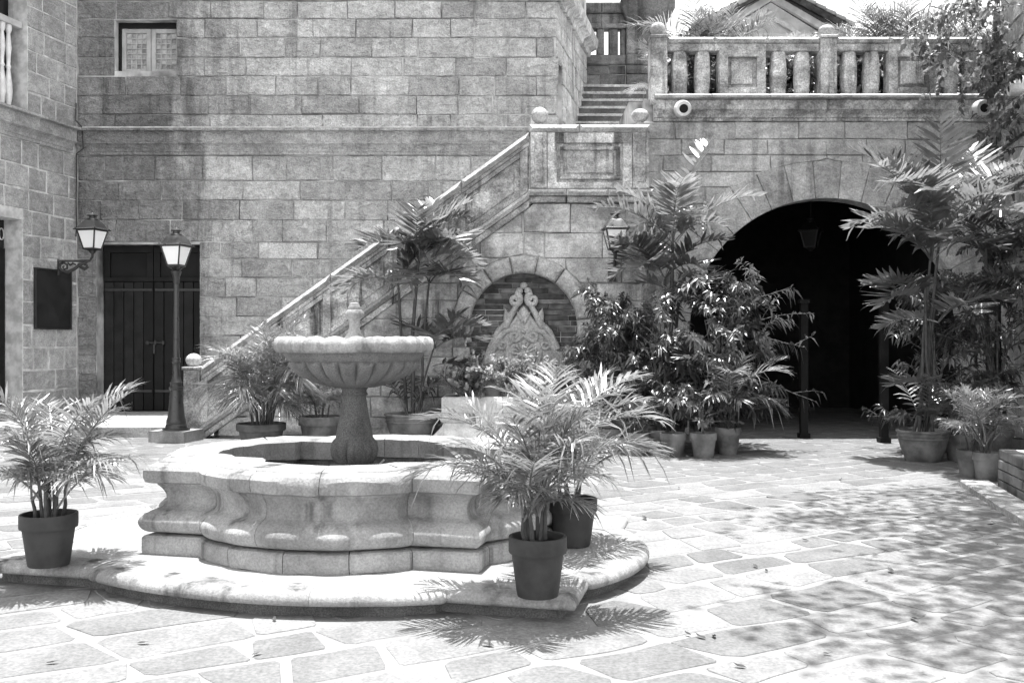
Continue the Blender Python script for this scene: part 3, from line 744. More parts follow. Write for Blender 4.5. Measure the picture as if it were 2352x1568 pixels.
for (a, b) in ((1543, 1580), (1597, 1633), (1772, 1808), (1827, 1862), (1935, 1970), (1986, 2022), (2165, 2203), (2216, 2253)):
    w_ = (P_(b)-P_(a))/2; h_ = Q_(119.5)-Q_(221.5); c = V((P_(a)+P_(b))/2, DA+0.08, Q_(221.5))
    pr = [(w_*0.86, 0), (w_*0.9, .12*h_), (w_, .35*h_), (w_*1.0, .6*h_), (w_*.92, .85*h_), (w_*.84, h_)]
    def sqm(i, r, z, a):
        k = 1/max(abs(cos(a)), abs(sin(a))); return (r*min(k, 1.16), z)
    MB().lathe(pr, 16, c, sqm).build('baluster', mS_trim, bl, 40)
for (a, b) in ((1650, 1756), (2038, 2149)):
    bpris('panel_block', a, b, 119.5, 221.5, -0.16, 0.0, 0.008)
    for q in ((a, a+20, 119.6, 221.4), (b-20, b, 119.6, 221.4), (a+20.2, b-20.2, 119.6, 134), (a+20.2, b-20.2, 204, 221.4)): bpris('panel_frame', *q, -0.01, 0.085, 0.008)
    bpris('panel', a+28, b-28, 142, 196, -0.01, 0.06, 0.02)
# waterspouts
def spout(fr_pt, dirv, parent):
    q = dirv.to_track_quat('Z', 'Y').to_matrix()
    pr = [(0.06, -0.25), (0.10, -0.1), (0.135, 0.04), (0.14, 0.12), (0.128, 0.2), (0.115, 0.24), (0.07, 0.245), (0.066, 0.22), (0.05, 0.05), (0.02, 0.0)]
    mb = MB().lathe(pr, 18); mb.v = [fr_pt + q @ v for v in mb.v]
    o = mb.build('waterspout', mBasin, parent, 45)
    mb = MB().lathe([(0.069, 0.232), (0.067, 0.235)], 16); mb.v = [fr_pt + q @ v for v in mb.v]; mb.build('bore_shade', mWood, o)  # dark disc stands in for the shade inside the spout
    return o
spout(fA(P_(1562), Q_(258), 0.16), V(-0.05, -1, -0.16).normalized(), aw); spout(fA(P_(2234), Q_(258), 0.16), V(-0.02, -1, -0.12).normalized(), aw)
# passage behind the arch and terrace slab
ps = thing('vaulted_passage', 'dark plastered passage seen through the wide archway', 'passage')
y0_, y1_ = DA+0.34, DA+6.5; xa, xb = P_(1520), P_(2280); zc = 4.6
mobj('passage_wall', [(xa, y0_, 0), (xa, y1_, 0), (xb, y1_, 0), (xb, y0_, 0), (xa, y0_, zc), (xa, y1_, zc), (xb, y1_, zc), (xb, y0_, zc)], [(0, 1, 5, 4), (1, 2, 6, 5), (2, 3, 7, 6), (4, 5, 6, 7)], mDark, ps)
fQ = Fr((0, y1_-0.001, 0), (1, 0, 0), (0, -1, 0)); zz = 0.02; rw = 0
mb = MB()
while zz < 4.3:
    xx = xa+(0.2 if rw % 2 else 0)
    while xx < xb-0.3: prism(mb, fQ, rect(xx, zz, xx+.38, zz+.075), 0, 0.012); xx += .40
    zz += .09; rw += 1
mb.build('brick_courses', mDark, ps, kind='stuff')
mb = MB()
bbox(mb, AL-0.2, 11, DA+0.33, 24, 4.75, TZ-0.002); mb.build('terrace_floor', mM_mid, aw)
for X, y in ((1846, 1006), (2030, 1016)):
    p = GP(X, y); mb = MB(); mb.box((p.x, p.y, 1.05), (0.055, 0.05, 1.05)); mb.box((p.x, p.y, 0.04), (0.08, 0.075, 0.04)); mb.box((p.x, p.y, 2.12), (0.075, 0.07, 0.03))
    tag(mb.build('wooden_post', mWood), 'tall dark wooden post standing in the archway '+('on the left' if X < 1900 else 'on the right'), 'post', 'posts in the archway')

# ------------------------------------------------------------------ upper steps and balustered wall far behind them
us = thing('upper_steps', 'flight of wide stone steps rising between the building corner and the terrace', 'steps')
for i in range(16):
    z = LZ+(i+1)*0.209; d0 = 18.3+i*0.2
    mb = MB(); xa2 = XR+(d0-DB)*UD.x/UD.y-0.1
    bbox(mb, xa2, 2.95, d0, d0+0.31, z-0.45, z-0.05); mb.build('riser', mS_dark, us)  # risers coloured dark and treads pale to paint the light on the steps
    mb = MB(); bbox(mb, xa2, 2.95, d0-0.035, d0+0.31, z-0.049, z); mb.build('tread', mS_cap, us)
DU = 22.4; fU = Fr((0, DU, 0), (1, 0, 0), (0, -1, 0))
uw = thing('balustered_wall', 'old dark stone wall with slotted balusters at the top of the upper steps', 'wall')
U = lambda x: sx(x, DU)
W2 = lambda y: sz(y, DU)
mb = MB(); bbox(mb, U(1300), U(1560), DU+.03, DU+.4, 4.5, W2(128)); mb.build('wall_core', mM_mid, uw)
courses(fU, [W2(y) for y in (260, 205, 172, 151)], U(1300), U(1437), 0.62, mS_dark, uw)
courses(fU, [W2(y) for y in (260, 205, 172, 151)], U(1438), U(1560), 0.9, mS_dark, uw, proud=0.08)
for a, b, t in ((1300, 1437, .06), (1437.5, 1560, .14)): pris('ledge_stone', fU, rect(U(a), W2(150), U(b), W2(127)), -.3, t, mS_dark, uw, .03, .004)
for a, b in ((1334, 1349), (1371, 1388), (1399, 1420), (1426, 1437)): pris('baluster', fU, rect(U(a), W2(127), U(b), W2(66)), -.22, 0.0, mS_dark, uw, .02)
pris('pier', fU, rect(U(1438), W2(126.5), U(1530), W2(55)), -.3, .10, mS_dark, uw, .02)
for a, b in ((1300, 1380), (1380.5, 1437)):
    pris('rail', fU, rect(U(a), W2(66), U(b), W2(55)), -.26, .06, mS_dark, uw, .02); pris('rail_block', fU, rect(U(a), W2(54.5), U(b), W2(32)), -.26, .0, mS_dark, uw, .012); pris('rail_cap', fU, rect(U(a), W2(31.5), U(b), W2(8)), -.3, .09, mS_dark, uw, .03)
pris('pier_cap', fU, [(U(1438), W2(54)), (U(1530), W2(54)), (U(1548), W2(24)), (U(1548), W2(2)), (U(1425), W2(2)), (U(1425), W2(24))], -.35, .2, mS_dark, uw, .03)

# pavilion on the terrace
pv = thing('garden_pavilion', 'small pavilion gable with clay tiled roof and pale timber rising behind the balustrade', 'pavilion')
DP = 19.5; fP = Fr((0, DP, 0), (1, 0, 0), (0, -1, 0)); X_ = lambda x: sx(x, DP); Y_ = lambda y: sz(y, DP)
ap = (1772, -14)
def rq(pts): return [(X_(x), Y_(y)) for x, y in pts]
pris('gable_wall', fP, rq([(1640, 90), (1910, 90), (1772, 4)]), -0.15, -0.05, mWoodL, pv)
for (q0, q1) in (((1600, 86), ap), ((1944, 86), ap)):
    pris('barge_board', fP, rq([q0, q1, (q1[0], q1[1]+16), (q0[0]+(14 if q0[0] < 1772 else -14), q0[1]+10)][::1 if q0[0] > 1772 else -1]), -0.05, 0.05, mWoodL, pv, 0.01)
for (a, b) in (((1690, 82), (1765, 36)), ((1854, 82), (1779, 36))): pris('brace', fP, rq([a, b, (b[0], b[1]+12), (a[0]+(12 if a[0] < 1772 else -12), a[1]+6)]), -0.05, 0.02, mWoodL, pv, 0.01)
pris('tie_beam', fP, rq([(1610, 90), (1936, 90), (1936, 78), (1610, 78)]), -0.05, 0.04, mWoodL, pv, 0.01)
tile = None
for s in (-1, 1):
    dx, dz = X_(1950)-X_(1772), Y_(68)-Y_(-26)
    Ls = math.hypot(dx, dz); ex = V(s*dx/Ls, 0, dz/Ls); en = V(-s*dz/Ls, 0, dx/Ls)
    ntl = 8
    for col in range(5):
        for i in range(ntl):
            p = V(X_(1772), DP-0.27+col*0.28, Y_(-26)) + ex*(Ls*(i+1)/ntl) - en*(.07 if col == 0 else 0)
            if tile is None:
                mb = MB(); vs = []; L_ = Ls/ntl*1.15
                for t, rr in ((0, .125), (1, .155)):
                    for j in range(7): a = pi*j/6; vs.append(V(-L_*(1-t), rr*cos(a), rr*sin(a)*.8))
                for t, rr in ((0, .11), (1, .14)):
                    for j in range(7): a = pi*j/6; vs.append(V(-L_*(1-t), rr*cos(a), rr*sin(a)*.8-.012))
                fs = [(j, j+1, j+8, j+7) for j in range(6)]+[(14+j, 21+j, 22+j, 15+j) for j in range(6)]+[(7+j, 8+j, 22+j, 21+j) for j in range(6)]
                tile = mobj('roof_tile', vs, fs, mTile, pv, 40); o = tile
            else: o = link_copy(tile, pv)
            o.location = p; o.rotation_euler = Matrix((ex, V(0, 1, 0) if s > 0 else V(0, -1, 0), en)).transposed().to_euler()
    mb = MB(); q = V(X_(1772), 0, Y_(-26)-.03); 
    vs = [q+V(0, DP-.06, 0), q+ex*Ls+V(0, DP-.06, 0), q+ex*Ls+V(0, DP+1.2, 0), q+V(0, DP+1.2, 0)]
    mb.add(vs+[v-en*.05 for v in vs], [(0, 1, 2, 3), (7, 6, 5, 4), (0, 4, 5, 1), (1, 5, 6, 2), (2, 6, 7, 3), (3, 7, 4, 0)]); mb.build('roof_deck', mWood, pv)
for x in (1650, 1895):
    for dy in (0, 1.0):
        mb = MB(); mb.box((X_(x), DP+.05+dy, (TZ+Y_(90))/2), (.06, .06, (Y_(90)-TZ)/2)); mb.build('post', mWoodL, pv)

# ------------------------------------------------------------------ right wall (runs towards the viewer)
rw_ = thing('side_wall', 'shaded stone wall with heavy cornice at the right edge behind the palms', 'wall')
fR = Fr((AR, DA, 0), -UD, -UX)
zq = lambda y: sz(y, DA)
mb = MB(); prism(mb, fR, rect(0.0, 0, 7, 7.2), -1.2, -0.03); mb.build('wall_core', mM_mid, rw_)
courses(fR, [0.05]+[zq(y) for y in (950, 890, 835, 780, 725, 670, 615, 560, 505, 450, 400, 350)], 0.01, 6.9, 0.7, mS_arch, rw_)
courses(fR, [zq(y) for y in (285, 240, 190, 140, 90, 40, -10)], 0.01, 6.9, 0.6, mS_arch, rw_)
z2 = zq(348); z3 = zq(288)
run_stones('cornice_stone', fR, [(-.05, z2), (.05, z2), (.07, z2+.1), (.14, z2+.17), (.16, z2+.2), (.16, z3-.1), (.22, z3-.08), (.22, z3), (-.05, z3)], .23, 6.9, 0.8, mS_trim, rw_)
spout(fR(1.95, z3+.15, .12), (-UX+V(0, 0, -.15)).normalized(), rw_)
# brick planter and kerb at the right
bp_ = thing('brick_planter', 'low brick planter with stone kerb at the right edge of the paving', 'planter')
pc = GP(2293, 1122); fB2 = Fr(pc, -UD, -UX)
hp = 0.41; mb = MB(); prism(mb, fB2, rect(0, 0, 4, hp-.01), -1.6, -.03); mb.build('planter_core', mM_mid, bp_)
mb = MB(); prism(mb, fB2, rect(0.2, hp-.03, 3.8, hp-.02), -1.4, -.16); mb.build('soil', mSoil, bp_)
for r in range(4):
    xx = -0.0-(0.17 if r % 2 else 0)
    while xx < 4:
        a, b = max(0, xx), xx+.33; xx += .34
        if b-a > .05: pris('brick', fB2, rect(a, r*hp/4+.006, b, (r+1)*hp/4-.006), -.15, R.uniform(-.004, .006), mPotT, bp_, .006, .002)
kf = Fr(pc+V(0, 0, 0), -UD, (0, 0, 1), UX); xx = -.1
while xx < 3.8:
    b = xx+R.uniform(.3, .5); pris('kerb_stone', kf, rect(xx, -.34, b-.012, -.06+0), -.02, .07+R.uniform(-.01, .01), mS_left, bp_, .012, .004); xx = b

# ------------------------------------------------------------------ fountain
FC = V(-1.06, 6.75, 0); FRZ = rad(-13.4)
ft = thing('courtyard_fountain', 'lobed stone fountain pool with scalloped bowl on a pedestal, standing on a low plinth', 'fountain', FC, FRZ)
def outline(hx, hy, cx, cy, p, n=14, e=0.03):
    pts = []; marks = []
    def arc(c, q, nn):
        r = (c*c+q*q)/(2*q); a = math.asin(min(1, c/r)); return [(r*sin(-a+2*a*i/nn), q-r+r*cos(-a+2*a*i/nn)) for i in range(nn+1)]
    sides = [((1, 0), (0, -1), hx, hy, cx), ((0, 1), (1, 0), hy, hx, cy), ((-1, 0), (0, 1), hx, hy, cx), ((0, -1), (-1, 0), hy, hx, cy)]
    for (ex, en, h, dd, c) in sides:
        marks.append(len(pts))
        pts.append((ex[0]*-h+en[0]*dd, ex[1]*-h+en[1]*dd))
        pts.append((ex[0]*-(c+.012)+en[0]*dd, ex[1]*-(c+.012)+en[1]*dd))
        for (u, v) in arc(c, p-e, n): pts.append((ex[0]*u+en[0]*(dd+v+e), ex[1]*u+en[1]*(dd+v+e)))
        pts.append((ex[0]*(c+.012)+en[0]*dd, ex[1]*(c+.012)+en[1]*dd))
    return pts
def norms(pts):
    n = len(pts); out = []
    for i in range(n):
        a, b, c = Vector(pts[i-1]), Vector(pts[i]), Vector(pts[(i+1) % n])
        d1, d2 = (b-a).normalized(), (c-b).normalized()
        n1, n2 = Vector((d1.y, -d1.x)), Vector((d2.y, -d2.x)); m = (n1+n2).normalized(); out.append(m/max(.55, m.dot(n1)))
    return out
def sweep(mb, P, N, idx, prof, gap=0.006, closed=False):
    base = len(mb.v); m = len(prof); k = len(idx)
    for q, i in enumerate(idx):
        sh = Vector((0, 0))
        if not closed and q == 0: sh = (Vector(P[idx[1]])-Vector(P[i])).normalized()*gap/2
        if not closed and q == k-1: sh = (Vector(P[idx[-2]])-Vector(P[i])).normalized()*gap/2
        for o, z in prof:
            v = Vector(P[i])+N[i]*o+sh; mb.v.append(V(v.x, v.y, z))
    rng = k if closed else k-1
    for q in range(rng):
        r = (q+1) % k
        for j in range(m):
            j2 = (j+1) % m
            mb.f.append((base+q*m+j, base+r*m+j, base+r*m+j2, base+q*m+j2))
    if not closed:
        mb.f.append(tuple(base+j for j in range(m))); mb.f.append(tuple(base+(k-1)*m+j for j in reversed(range(m))))
PZ = 0.15
pp = [((x*1.10 if x < 0 else x)-.02, y-.10) for x, y in outline(1.77, 1.23, 1.05, 0.76, 0.27, 18)]; pn = norms(pp)
core = [(-0.6, 0.0), (-0.085, 0.0), (-0.085, 0.09), (-0.6, 0.09)]
edge = [(-0.20, 0.07), (-0.03, 0.07), (-0.008, 0.077), (0.0, 0.092), (0.0, 0.104), (-0.008, 0.125), (-0.028, 0.142), (-0.055, 0.150), (-0.20, PZ+.004)]
ns = 22                                              # vertices per side
def ranges(splits, ns=22):
    tot = ns*4; cuts = sorted((s*ns+c) % tot for s in range(4) for c in splits)
    return [[(a+i) % tot for i in range(((b-a) % tot)+1)] for a, b in zip(cuts, cuts[1:]+[cuts[0]])]
mb = MB(); sweep(mb, pp, pn, list(range(88)), core, closed=True); mb.build('plinth_base', mFtnD, ft)  # dark stone paints the shade under the plinth nosing
for ix in ranges((1, 8, 14, 21)):
    mb = MB(); sweep(mb, pp, pn, ix, edge, 0.002); mb.build('plinth_edge_stone', mFtn, ft, 50)
top = [(Vector(p)+n_*(-0.19)) for p, n_ in zip(pp, pn)]
mobj('plinth_top', [(v.x, v.y, PZ) for v in top]+[(v.x, v.y, 0.02) for v in top], [tuple(range(88))]+[(i, i+88, (i+1) % 88+88, (i+1) % 88) for i in range(88)], mPlinth, ft)
# pool
po = outline(1.095, 0.91, 0.68, 0.68, 0.28, 34); pnm = norms(po); NP = len(po)
z = PZ
base_p = [(-0.22, z), (0.016, z), (0.02, z+.02), (0.02, z+.098), (0.008, z+.112), (-0.014, z+.118), (-0.22, z+.118)]
wall_p = [(-0.26, z+.125), (-0.05, z+.125), (-0.012, z+.136), (0.008, z+.158), (0.016, z+.19), (0.012, z+.225), (-0.004, z+.252), (-0.03, z+.273), (-0.05, z+.284), (-0.072, z+.296), (-0.085, z+.318), (-0.088, z+.345), (-0.084, z+.375), (-0.072, z+.40), (-0.058, z+.42), (-0.048, z+.432), (-0.046, z+.445), (-0.26, z+.445)]
rim_p = [(-0.36, z+.440), (-0.02, z+.446), (0.006, z+.456), (0.016, z+.485), (0.014, z+.530), (-0.004, z+.556), (-0.05, z+.574), (-0.055, z+.582), (-0.10, z+.590), (-0.30, z+.592), (-0.345, z+.586), (-0.365, z+.572)]
def smooth_prof(pr):                                # rounder mouldings: spline through the outer points
    a, mid, b = pr[0], pr[1:-1], pr[-1]; out = [a]
    for i in range(len(mid)-1):
        p0, p1, p2, p3 = mid[max(0, i-1)], mid[i], mid[i+1], mid[min(len(mid)-1, i+2)]
        for k in range(3):
            t = k/3; out.append(tuple(.5*(2*p1[c]+(p2[c]-p0[c])*t+(2*p0[c]-5*p1[c]+4*p2[c]-p3[c])*t*t+(3*p1[c]-p0[c]-3*p2[c]+p3[c])*t**3) for c in (0, 1)))
    return out+[mid[-1], b]
wall_p = smooth_prof(wall_p)
for (pr, nm, sp, gp) in ((base_p, 'base_stone', (1, 10, 19, 28, 37), .005), (wall_p, 'wall_stone', (1, 15, 37), .003), (rim_p, 'rim_stone', (4, 14, 24, 37), .004)):
    for ix in ranges(sp, 38):
        mb = MB(); sweep(mb, po, pnm, ix, pr, gp)
        if nm == 'wall_stone':                       # bulges added to the torus so separate sunlit ovals show along the lobes
            m_ = len(pr)
            for q_, i_ in enumerate(ix):
                l_ = i_ % 38; k_ = .022 if (l_ <= 1 or l_ >= 37) else .040*abs(sin(pi*5*(l_-2)/34))**.6-.006
                for j_, (o_, z_) in enumerate(pr):
                    f_ = max(0, 1-abs(z_-(z+.205))/.075)
                    if j_ not in (0, m_-1): mb.v[q_*m_+j_] += V(pnm[i_].x, pnm[i_].y, 0)*k_*f_**.5
        for v in mb.v:
            q = noise.noise_vector(Vector((v.x*6, v.y*6, v.z*9)))*(0.003 if nm == 'wall_stone' else 0.009)
            v += q
        mb.build(nm, mFtn, ft, 30)
mb = MB(); sweep(mb, po, pnm, list(range(NP)), [(-0.34, z), (-0.07, z), (-0.07, z+.12), (-0.18, z+.13), (-0.18, z+.47), (-0.34, z+.47)], closed=True); mb.build('pool_lining', mS_dark, ft)
wt = [(Vector(p)+n_*(-0.339)) for p, n_ in zip(po, pnm)]
mobj('water', [(v.x, v.y, z+.22) for v in wt], [tuple(range(NP))], mWater, ft)
# pedestal, bowl, finial (centre is a little left of the pool's middle)
d_ = 6.6; kz = lambda y: sz(y, d_)
cl = Matrix.Rotation(-FRZ, 3, 'Z') @ (V(sx(814, d_), d_, 0)-FC)
ped = [(0.17, z+.2), (0.17, kz(1066)), (0.125, kz(1063)), (0.135, kz(1058)), (0.152, kz(1045)), (0.158, kz(1030)), (0.150, kz(1015)), (0.128, kz(1004)), (0.118, kz(985)), (0.100, kz(955)), (0.088, kz(930)), (0.080, kz(912)), (0.084, kz(908)), (0.094, kz(905)), (0.084, kz(900)), (0.082, kz(896)), (0.10, kz(888)), (0.12, kz(883))]
def pmod(i, r, zz, a):
    return (r*(1+0.2*(abs(cos(7*a))**.6-.8)) if 2 < i < 7 else r, zz)
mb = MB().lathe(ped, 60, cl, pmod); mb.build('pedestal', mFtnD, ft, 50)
bw2 = [(0.10, kz(889)), (0.16, kz(887)), (0.25, kz(880)), (0.34, kz(868)), (0.405, kz(854)), (0.44, kz(841)), (0.448, kz(834)), (0.435, kz(829)), (0.452, kz(827)), (0.47, kz(816)), (0.478, kz(809)), (0.522, kz(808)), (0.538, kz(800)), (0.542, kz(789)), (0.532, kz(780)), (0.51, kz(775)), (0.47, kz(774)), (0.43, kz(779)), (0.38, kz(790)), (0.2, kz(800)), (0.01, kz(802))]
def bmod(i, r, zz, a):
    if 1 <= i <= 6:
        fl = abs(sin(11*a)); k = (0, .5, .8, 1, 1, 1, .7)[i]; return (r*(1-0.15*k*(1-fl)**2), zz-.01*k*(1-fl)**2)
    if 11 <= i <= 16:
        fl = abs(cos(11*a)); return (r*(1+.022*(fl-.6)), zz+0.018*(fl-.7)*(1 if i >= 14 else .2))
    return (r, zz)
MB().lathe(bw2[:11], 264, cl, bmod).build('bowl', mFtnB, ft, 48)  # underside shade put into this darker stone, sunlight into the paler rim
MB().lathe(bw2[10:], 264, cl, lambda i, r, zz, a: bmod(i+10, r, zz, a)).build('bowl_rim', mFtn, ft, 55)
fin = [(0.075, kz(803)), (0.075, kz(778)), (0.062, kz(772)), (0.045, kz(764)), (0.037, kz(752)), (0.036, kz(740)), (0.042, kz(733)), (0.062, kz(728)), (0.066, kz(722)), (0.060, kz(715)), (0.045, kz(710)), (0.047, kz(707)), (0.036, kz(702)), (0.034, kz(697)), (0.02, kz(695))]
MB().lathe(fin, 20, cl).build('finial', mFtn, ft, 50)
p0 = Matrix.Rotation(-FRZ, 3, 'Z') @ (PX(866, 1075, 6.75)-FC)
MB().tube([p0+V(0, 0, -.12), p0, p0+V(.02, 0, .03), p0+V(.05, .01, .06)], 0.008, 6).build('spout_pipe', mBasin, ft)

# ------------------------------------------------------------------ lanterns
def lantern(parent, c, rz, paint, s=1.0, glass=None):
    """square tapered lantern, c = centre of the glass foot"""
    M3 = Matrix.Rotation(rz, 3, 'Z'); c = Vector(c)
    hb, ht, hg = .092*s, .157*s, .29*s
    T = lambda v: c + M3 @ v
    mb = MB()
    rr = [(.197, hg/s+.005), (.197, hg/s+.018), (.165, hg/s+.03), (.150, hg/s+.055), (.125, hg/s+.105), (.085, hg/s+.155), (.075, hg/s+.17)]
    vs = []; fs = []
    for (h_, zz) in rr:
        h_ *= s*1.0; vs += [V(-h_, -h_, zz*s), V(h_, -h_, zz*s), V(h_, h_, zz*s), V(-h_, h_, zz*s)]
    for i in range(len(rr)-1):
        for j in range(4): fs.append((4*i+j, 4*i+(j+1) % 4, 4*i+4+(j+1) % 4, 4*i+4+j))
    fs += [(3, 2, 1, 0), tuple(range(4*len(rr)-4, 4*len(rr)))]
    mb.add([T(v) for v in vs], fs)
    for x in (-1, 1):
        for y in (-1, 1): mb.lathe([(.003, .0), (.012, .004), (.012, .018), (.003, .024)], 8, T(V(x*.175*s, y*.175*s, hg+.022*s)))
    ln = mb.build('lantern', paint, parent, 30)
    for k in range(4):
        m = Matrix.Rotation(k*pi/2, 3, 'Z')
        q = [m @ V(x, y, zz) for x, y, zz in ((-hb+.01, -hb, .015), (hb-.01, -hb, .015), (ht-.012, -ht, hg-.005), (-ht+.012, -ht, hg-.005))]
        qi = [m @ V(x, y+.006, zz) for x, y, zz in ((-hb+.01, -hb, .015), (hb-.01, -hb, .015), (ht-.012, -ht, hg-.005), (-ht+.012, -ht, hg-.005))]
        mobj('pane', [T(v) for v in q+qi], [(0, 1, 2, 3), (7, 6, 5, 4)], glass or mGlassF, ln)
        mb = MB(); mb.tube([T(m @ V(hb, -hb, 0)), T(m @ V(ht, -ht, hg))], .013*s, 6)
        mb.tube([T(m @ V(-hb, -hb, .0)), T(m @ V(hb, -hb, .0))], .016*s, 6)
        mb.tube([T(m @ V(-ht, -ht, hg)), T(m @ V(ht, -ht, hg))], .012*s, 6); mb.build('frame_bar', paint, ln, 40)
    zc = hg/s+.17
    MB().lathe([(r*s, zz*s) for r, zz in ((.082, zc-.005), (.086, zc+.008), (.075, zc+.018), (.052, zc+.02), (.05, zc+.06), (.078, zc+.062), (.08, zc+.072), (.05, zc+.088), (.02, zc+.095), (.016, zc+.105), (.003, zc+.112))], 16, c).build('chimney', paint, ln, 40)
    MB().lathe([(.085*s, -.018*s), (.06*s, -.03*s), (.03*s, -.07*s)], 12, c).build('base_cup', paint, ln, 40)
    return ln
def lamp_post(label, p, rz, paint, glass=None):
    L = thing('street_lamp', label, 'street lamp', p)
    MB().box((0, 0, .085), (.30, .26, .085), rz).build('stone_base', mFtn, L)
    b = .17
    MB().lathe([(.20, b), (.20, b+.03), (.16, b+.035), (.155, b+.07), (.14, b+.09), (.145, b+.11), (.14, b+.15), (.125, b+.20), (.108, b+.35), (.094, b+.52), (.088, b+.60)], 20).build('base_casting', paint, L, 40)
    MB().lathe([(.09, b+.60), (.105, b+.62), (.105, b+.645), (.088, b+.655), (.088, b+.70), (.094, b+.715), (.075, b+.73), (.06, b+.80), (.052, b+.95), (.05, b+1.0), (.064, b+1.02), (.058, b+1.05), (.064, b+1.075), (.046, b+1.09)], 20).build('urn', paint, L, 40)
    MB().lathe([(.046, b+1.08), (.044, b+1.4), (.036, b+2.2)], 14).build('shaft', paint, L, 40)
    MB().lathe([(.036, b+2.19), (.045, b+2.22), (.052, b+2.30), (.072, b+2.36), (.076, b+2.385), (.05, b+2.40), (.035, b+2.42)], 16).build('capital', paint, L, 40)
    mb = MB()
    for k in range(4):
        a = rz+pi/4+k*pi/2; mb.tube([(0, 0, b+2.38), (.09*cos(a), .09*sin(a), b+2.44), (.125*cos(a), .125*sin(a), b+2.475)], .011, 6)
    mb.build('lantern_bracket', paint, L, 40)
    lantern(L, (0, 0, b+2.47), rz, paint, 1.0, glass)
    return L
pl = GP(394, 1016)
lamp_post('dark iron street lamp on a stone block left of the staircase newel', (pl.x, pl.y+.2, 0), FRZ, mLampPaint)
lamp_post('shaded black street lamp half hidden among the palms at the right', (sx(2292, 13.3), 13.3, 0.0), FRZ+.1, mIron, plain('dark_lamp_glass', .05, .4, .3))  # darker glass than on the other street lamp
# wall lantern on the left wall, scroll bracket
wl = thing('wall_lantern', 'black wall lantern on a scrolled iron bracket beside the notice board', 'wall lantern')
dl_ = 16.9
lp = PX(212, 572, dl_); ar = PX(206, 599, dl_)
wd = PX(134, 599, dl_); dirr = (V(ar.x, ar.y, 0)-V(wd.x, wd.y, 0)).normalized()
mb = MB(); mb.tube([V(wd.x, wd.y, ar.z), V(ar.x, ar.y, ar.z), V(lp.x, lp.y, ar.z+.07), V(lp.x, lp.y, lp.z)], .022, 8); 
mb.tube([V(wd.x, wd.y, ar.z+.03), V(wd.x, wd.y, ar.z-.25)], .02, 6); mb.build('arm', mIron, wl, 40)
L2 = (ar-wd).length
def BR(u, v): return V(wd.x, wd.y, ar.z)+dirr*(u*L2)+ZV*(v*L2)
pts = [BR(.95*1+.0, -.02), BR(.86, -.05), BR(.70, -.12), BR(.50, -.27), BR(.30, -.36), BR(.12, -.33), BR(.03, -.22), BR(.06, -.10), BR(.18, -.06), BR(.28, -.13), BR(.28, -.24), BR(.19, -.27), BR(.14, -.20), BR(.19, -.16)]
MB().tube(pts, [.02, .024, .028, .03, .032, .032, .028, .026, .024, .022, .02, .018, .016, .014], 8).build('scroll', mIron, wl, 50)
MB().tube([BR(.62, -.10), BR(.72, -.20), BR(.84, -.26), BR(.93, -.20), BR(.90, -.12), BR(.83, -.14)], [.02, .028, .032, .03, .022, .016], 8).build('scroll', mIron, wl, 50)
MB().tube([BR(.30, -.05), BR(.38, -.14), BR(.46, -.08), BR(.56, -.12)], [.012, .02, .02, .012], 7).build('leaf', mIron, wl, 50)
lantern(wl, lp, FRZ, mIron, 1.12)
# wall lantern on the staircase wall
w2 = thing('wall_lantern', 'grey wall lantern on a short iron stalk on the staircase wall by the archway', 'wall lantern')
dm = DS-0.42; lp = PX(1413, 572, dm)
mb = MB(); mb.tube([V(lp.x, lp.y, lp.z), V(lp.x, lp.y, lp.z-.16), V(lp.x, lp.y+.08, lp.z-.3), V(lp.x-.01, DS-.03, lp.z-.36), V(lp.x-.01, DS-.03, lp.z-.44)], [.03, .024, .022, .025, .012], 8); mb.build('arm', mIron, w2, 40)
MB().box((lp.x-.01, DS-.035, lp.z-.36), (.06, .02, .11)).build('wall_plate', mIron, w2)
lantern(w2, lp, rad(3), mLampPaint, 1.0)
# hanging lantern in the passage
w3 = thing('hanging_lantern', 'unlit lantern hanging in the dark archway', 'lantern')
lp = PX(1862, 568, DA+2.6); lantern(w3, lp, rad(-30), mIron, 1.0, plain('dark_lantern_glass', .02, .4, .3))  # gloom of the passage put into the near-black glass colour
MB().tube([lp+V(0, 0, .57), V(lp.x, lp.y, 4.58)], .012, 6).build('chain', mIron, w3)

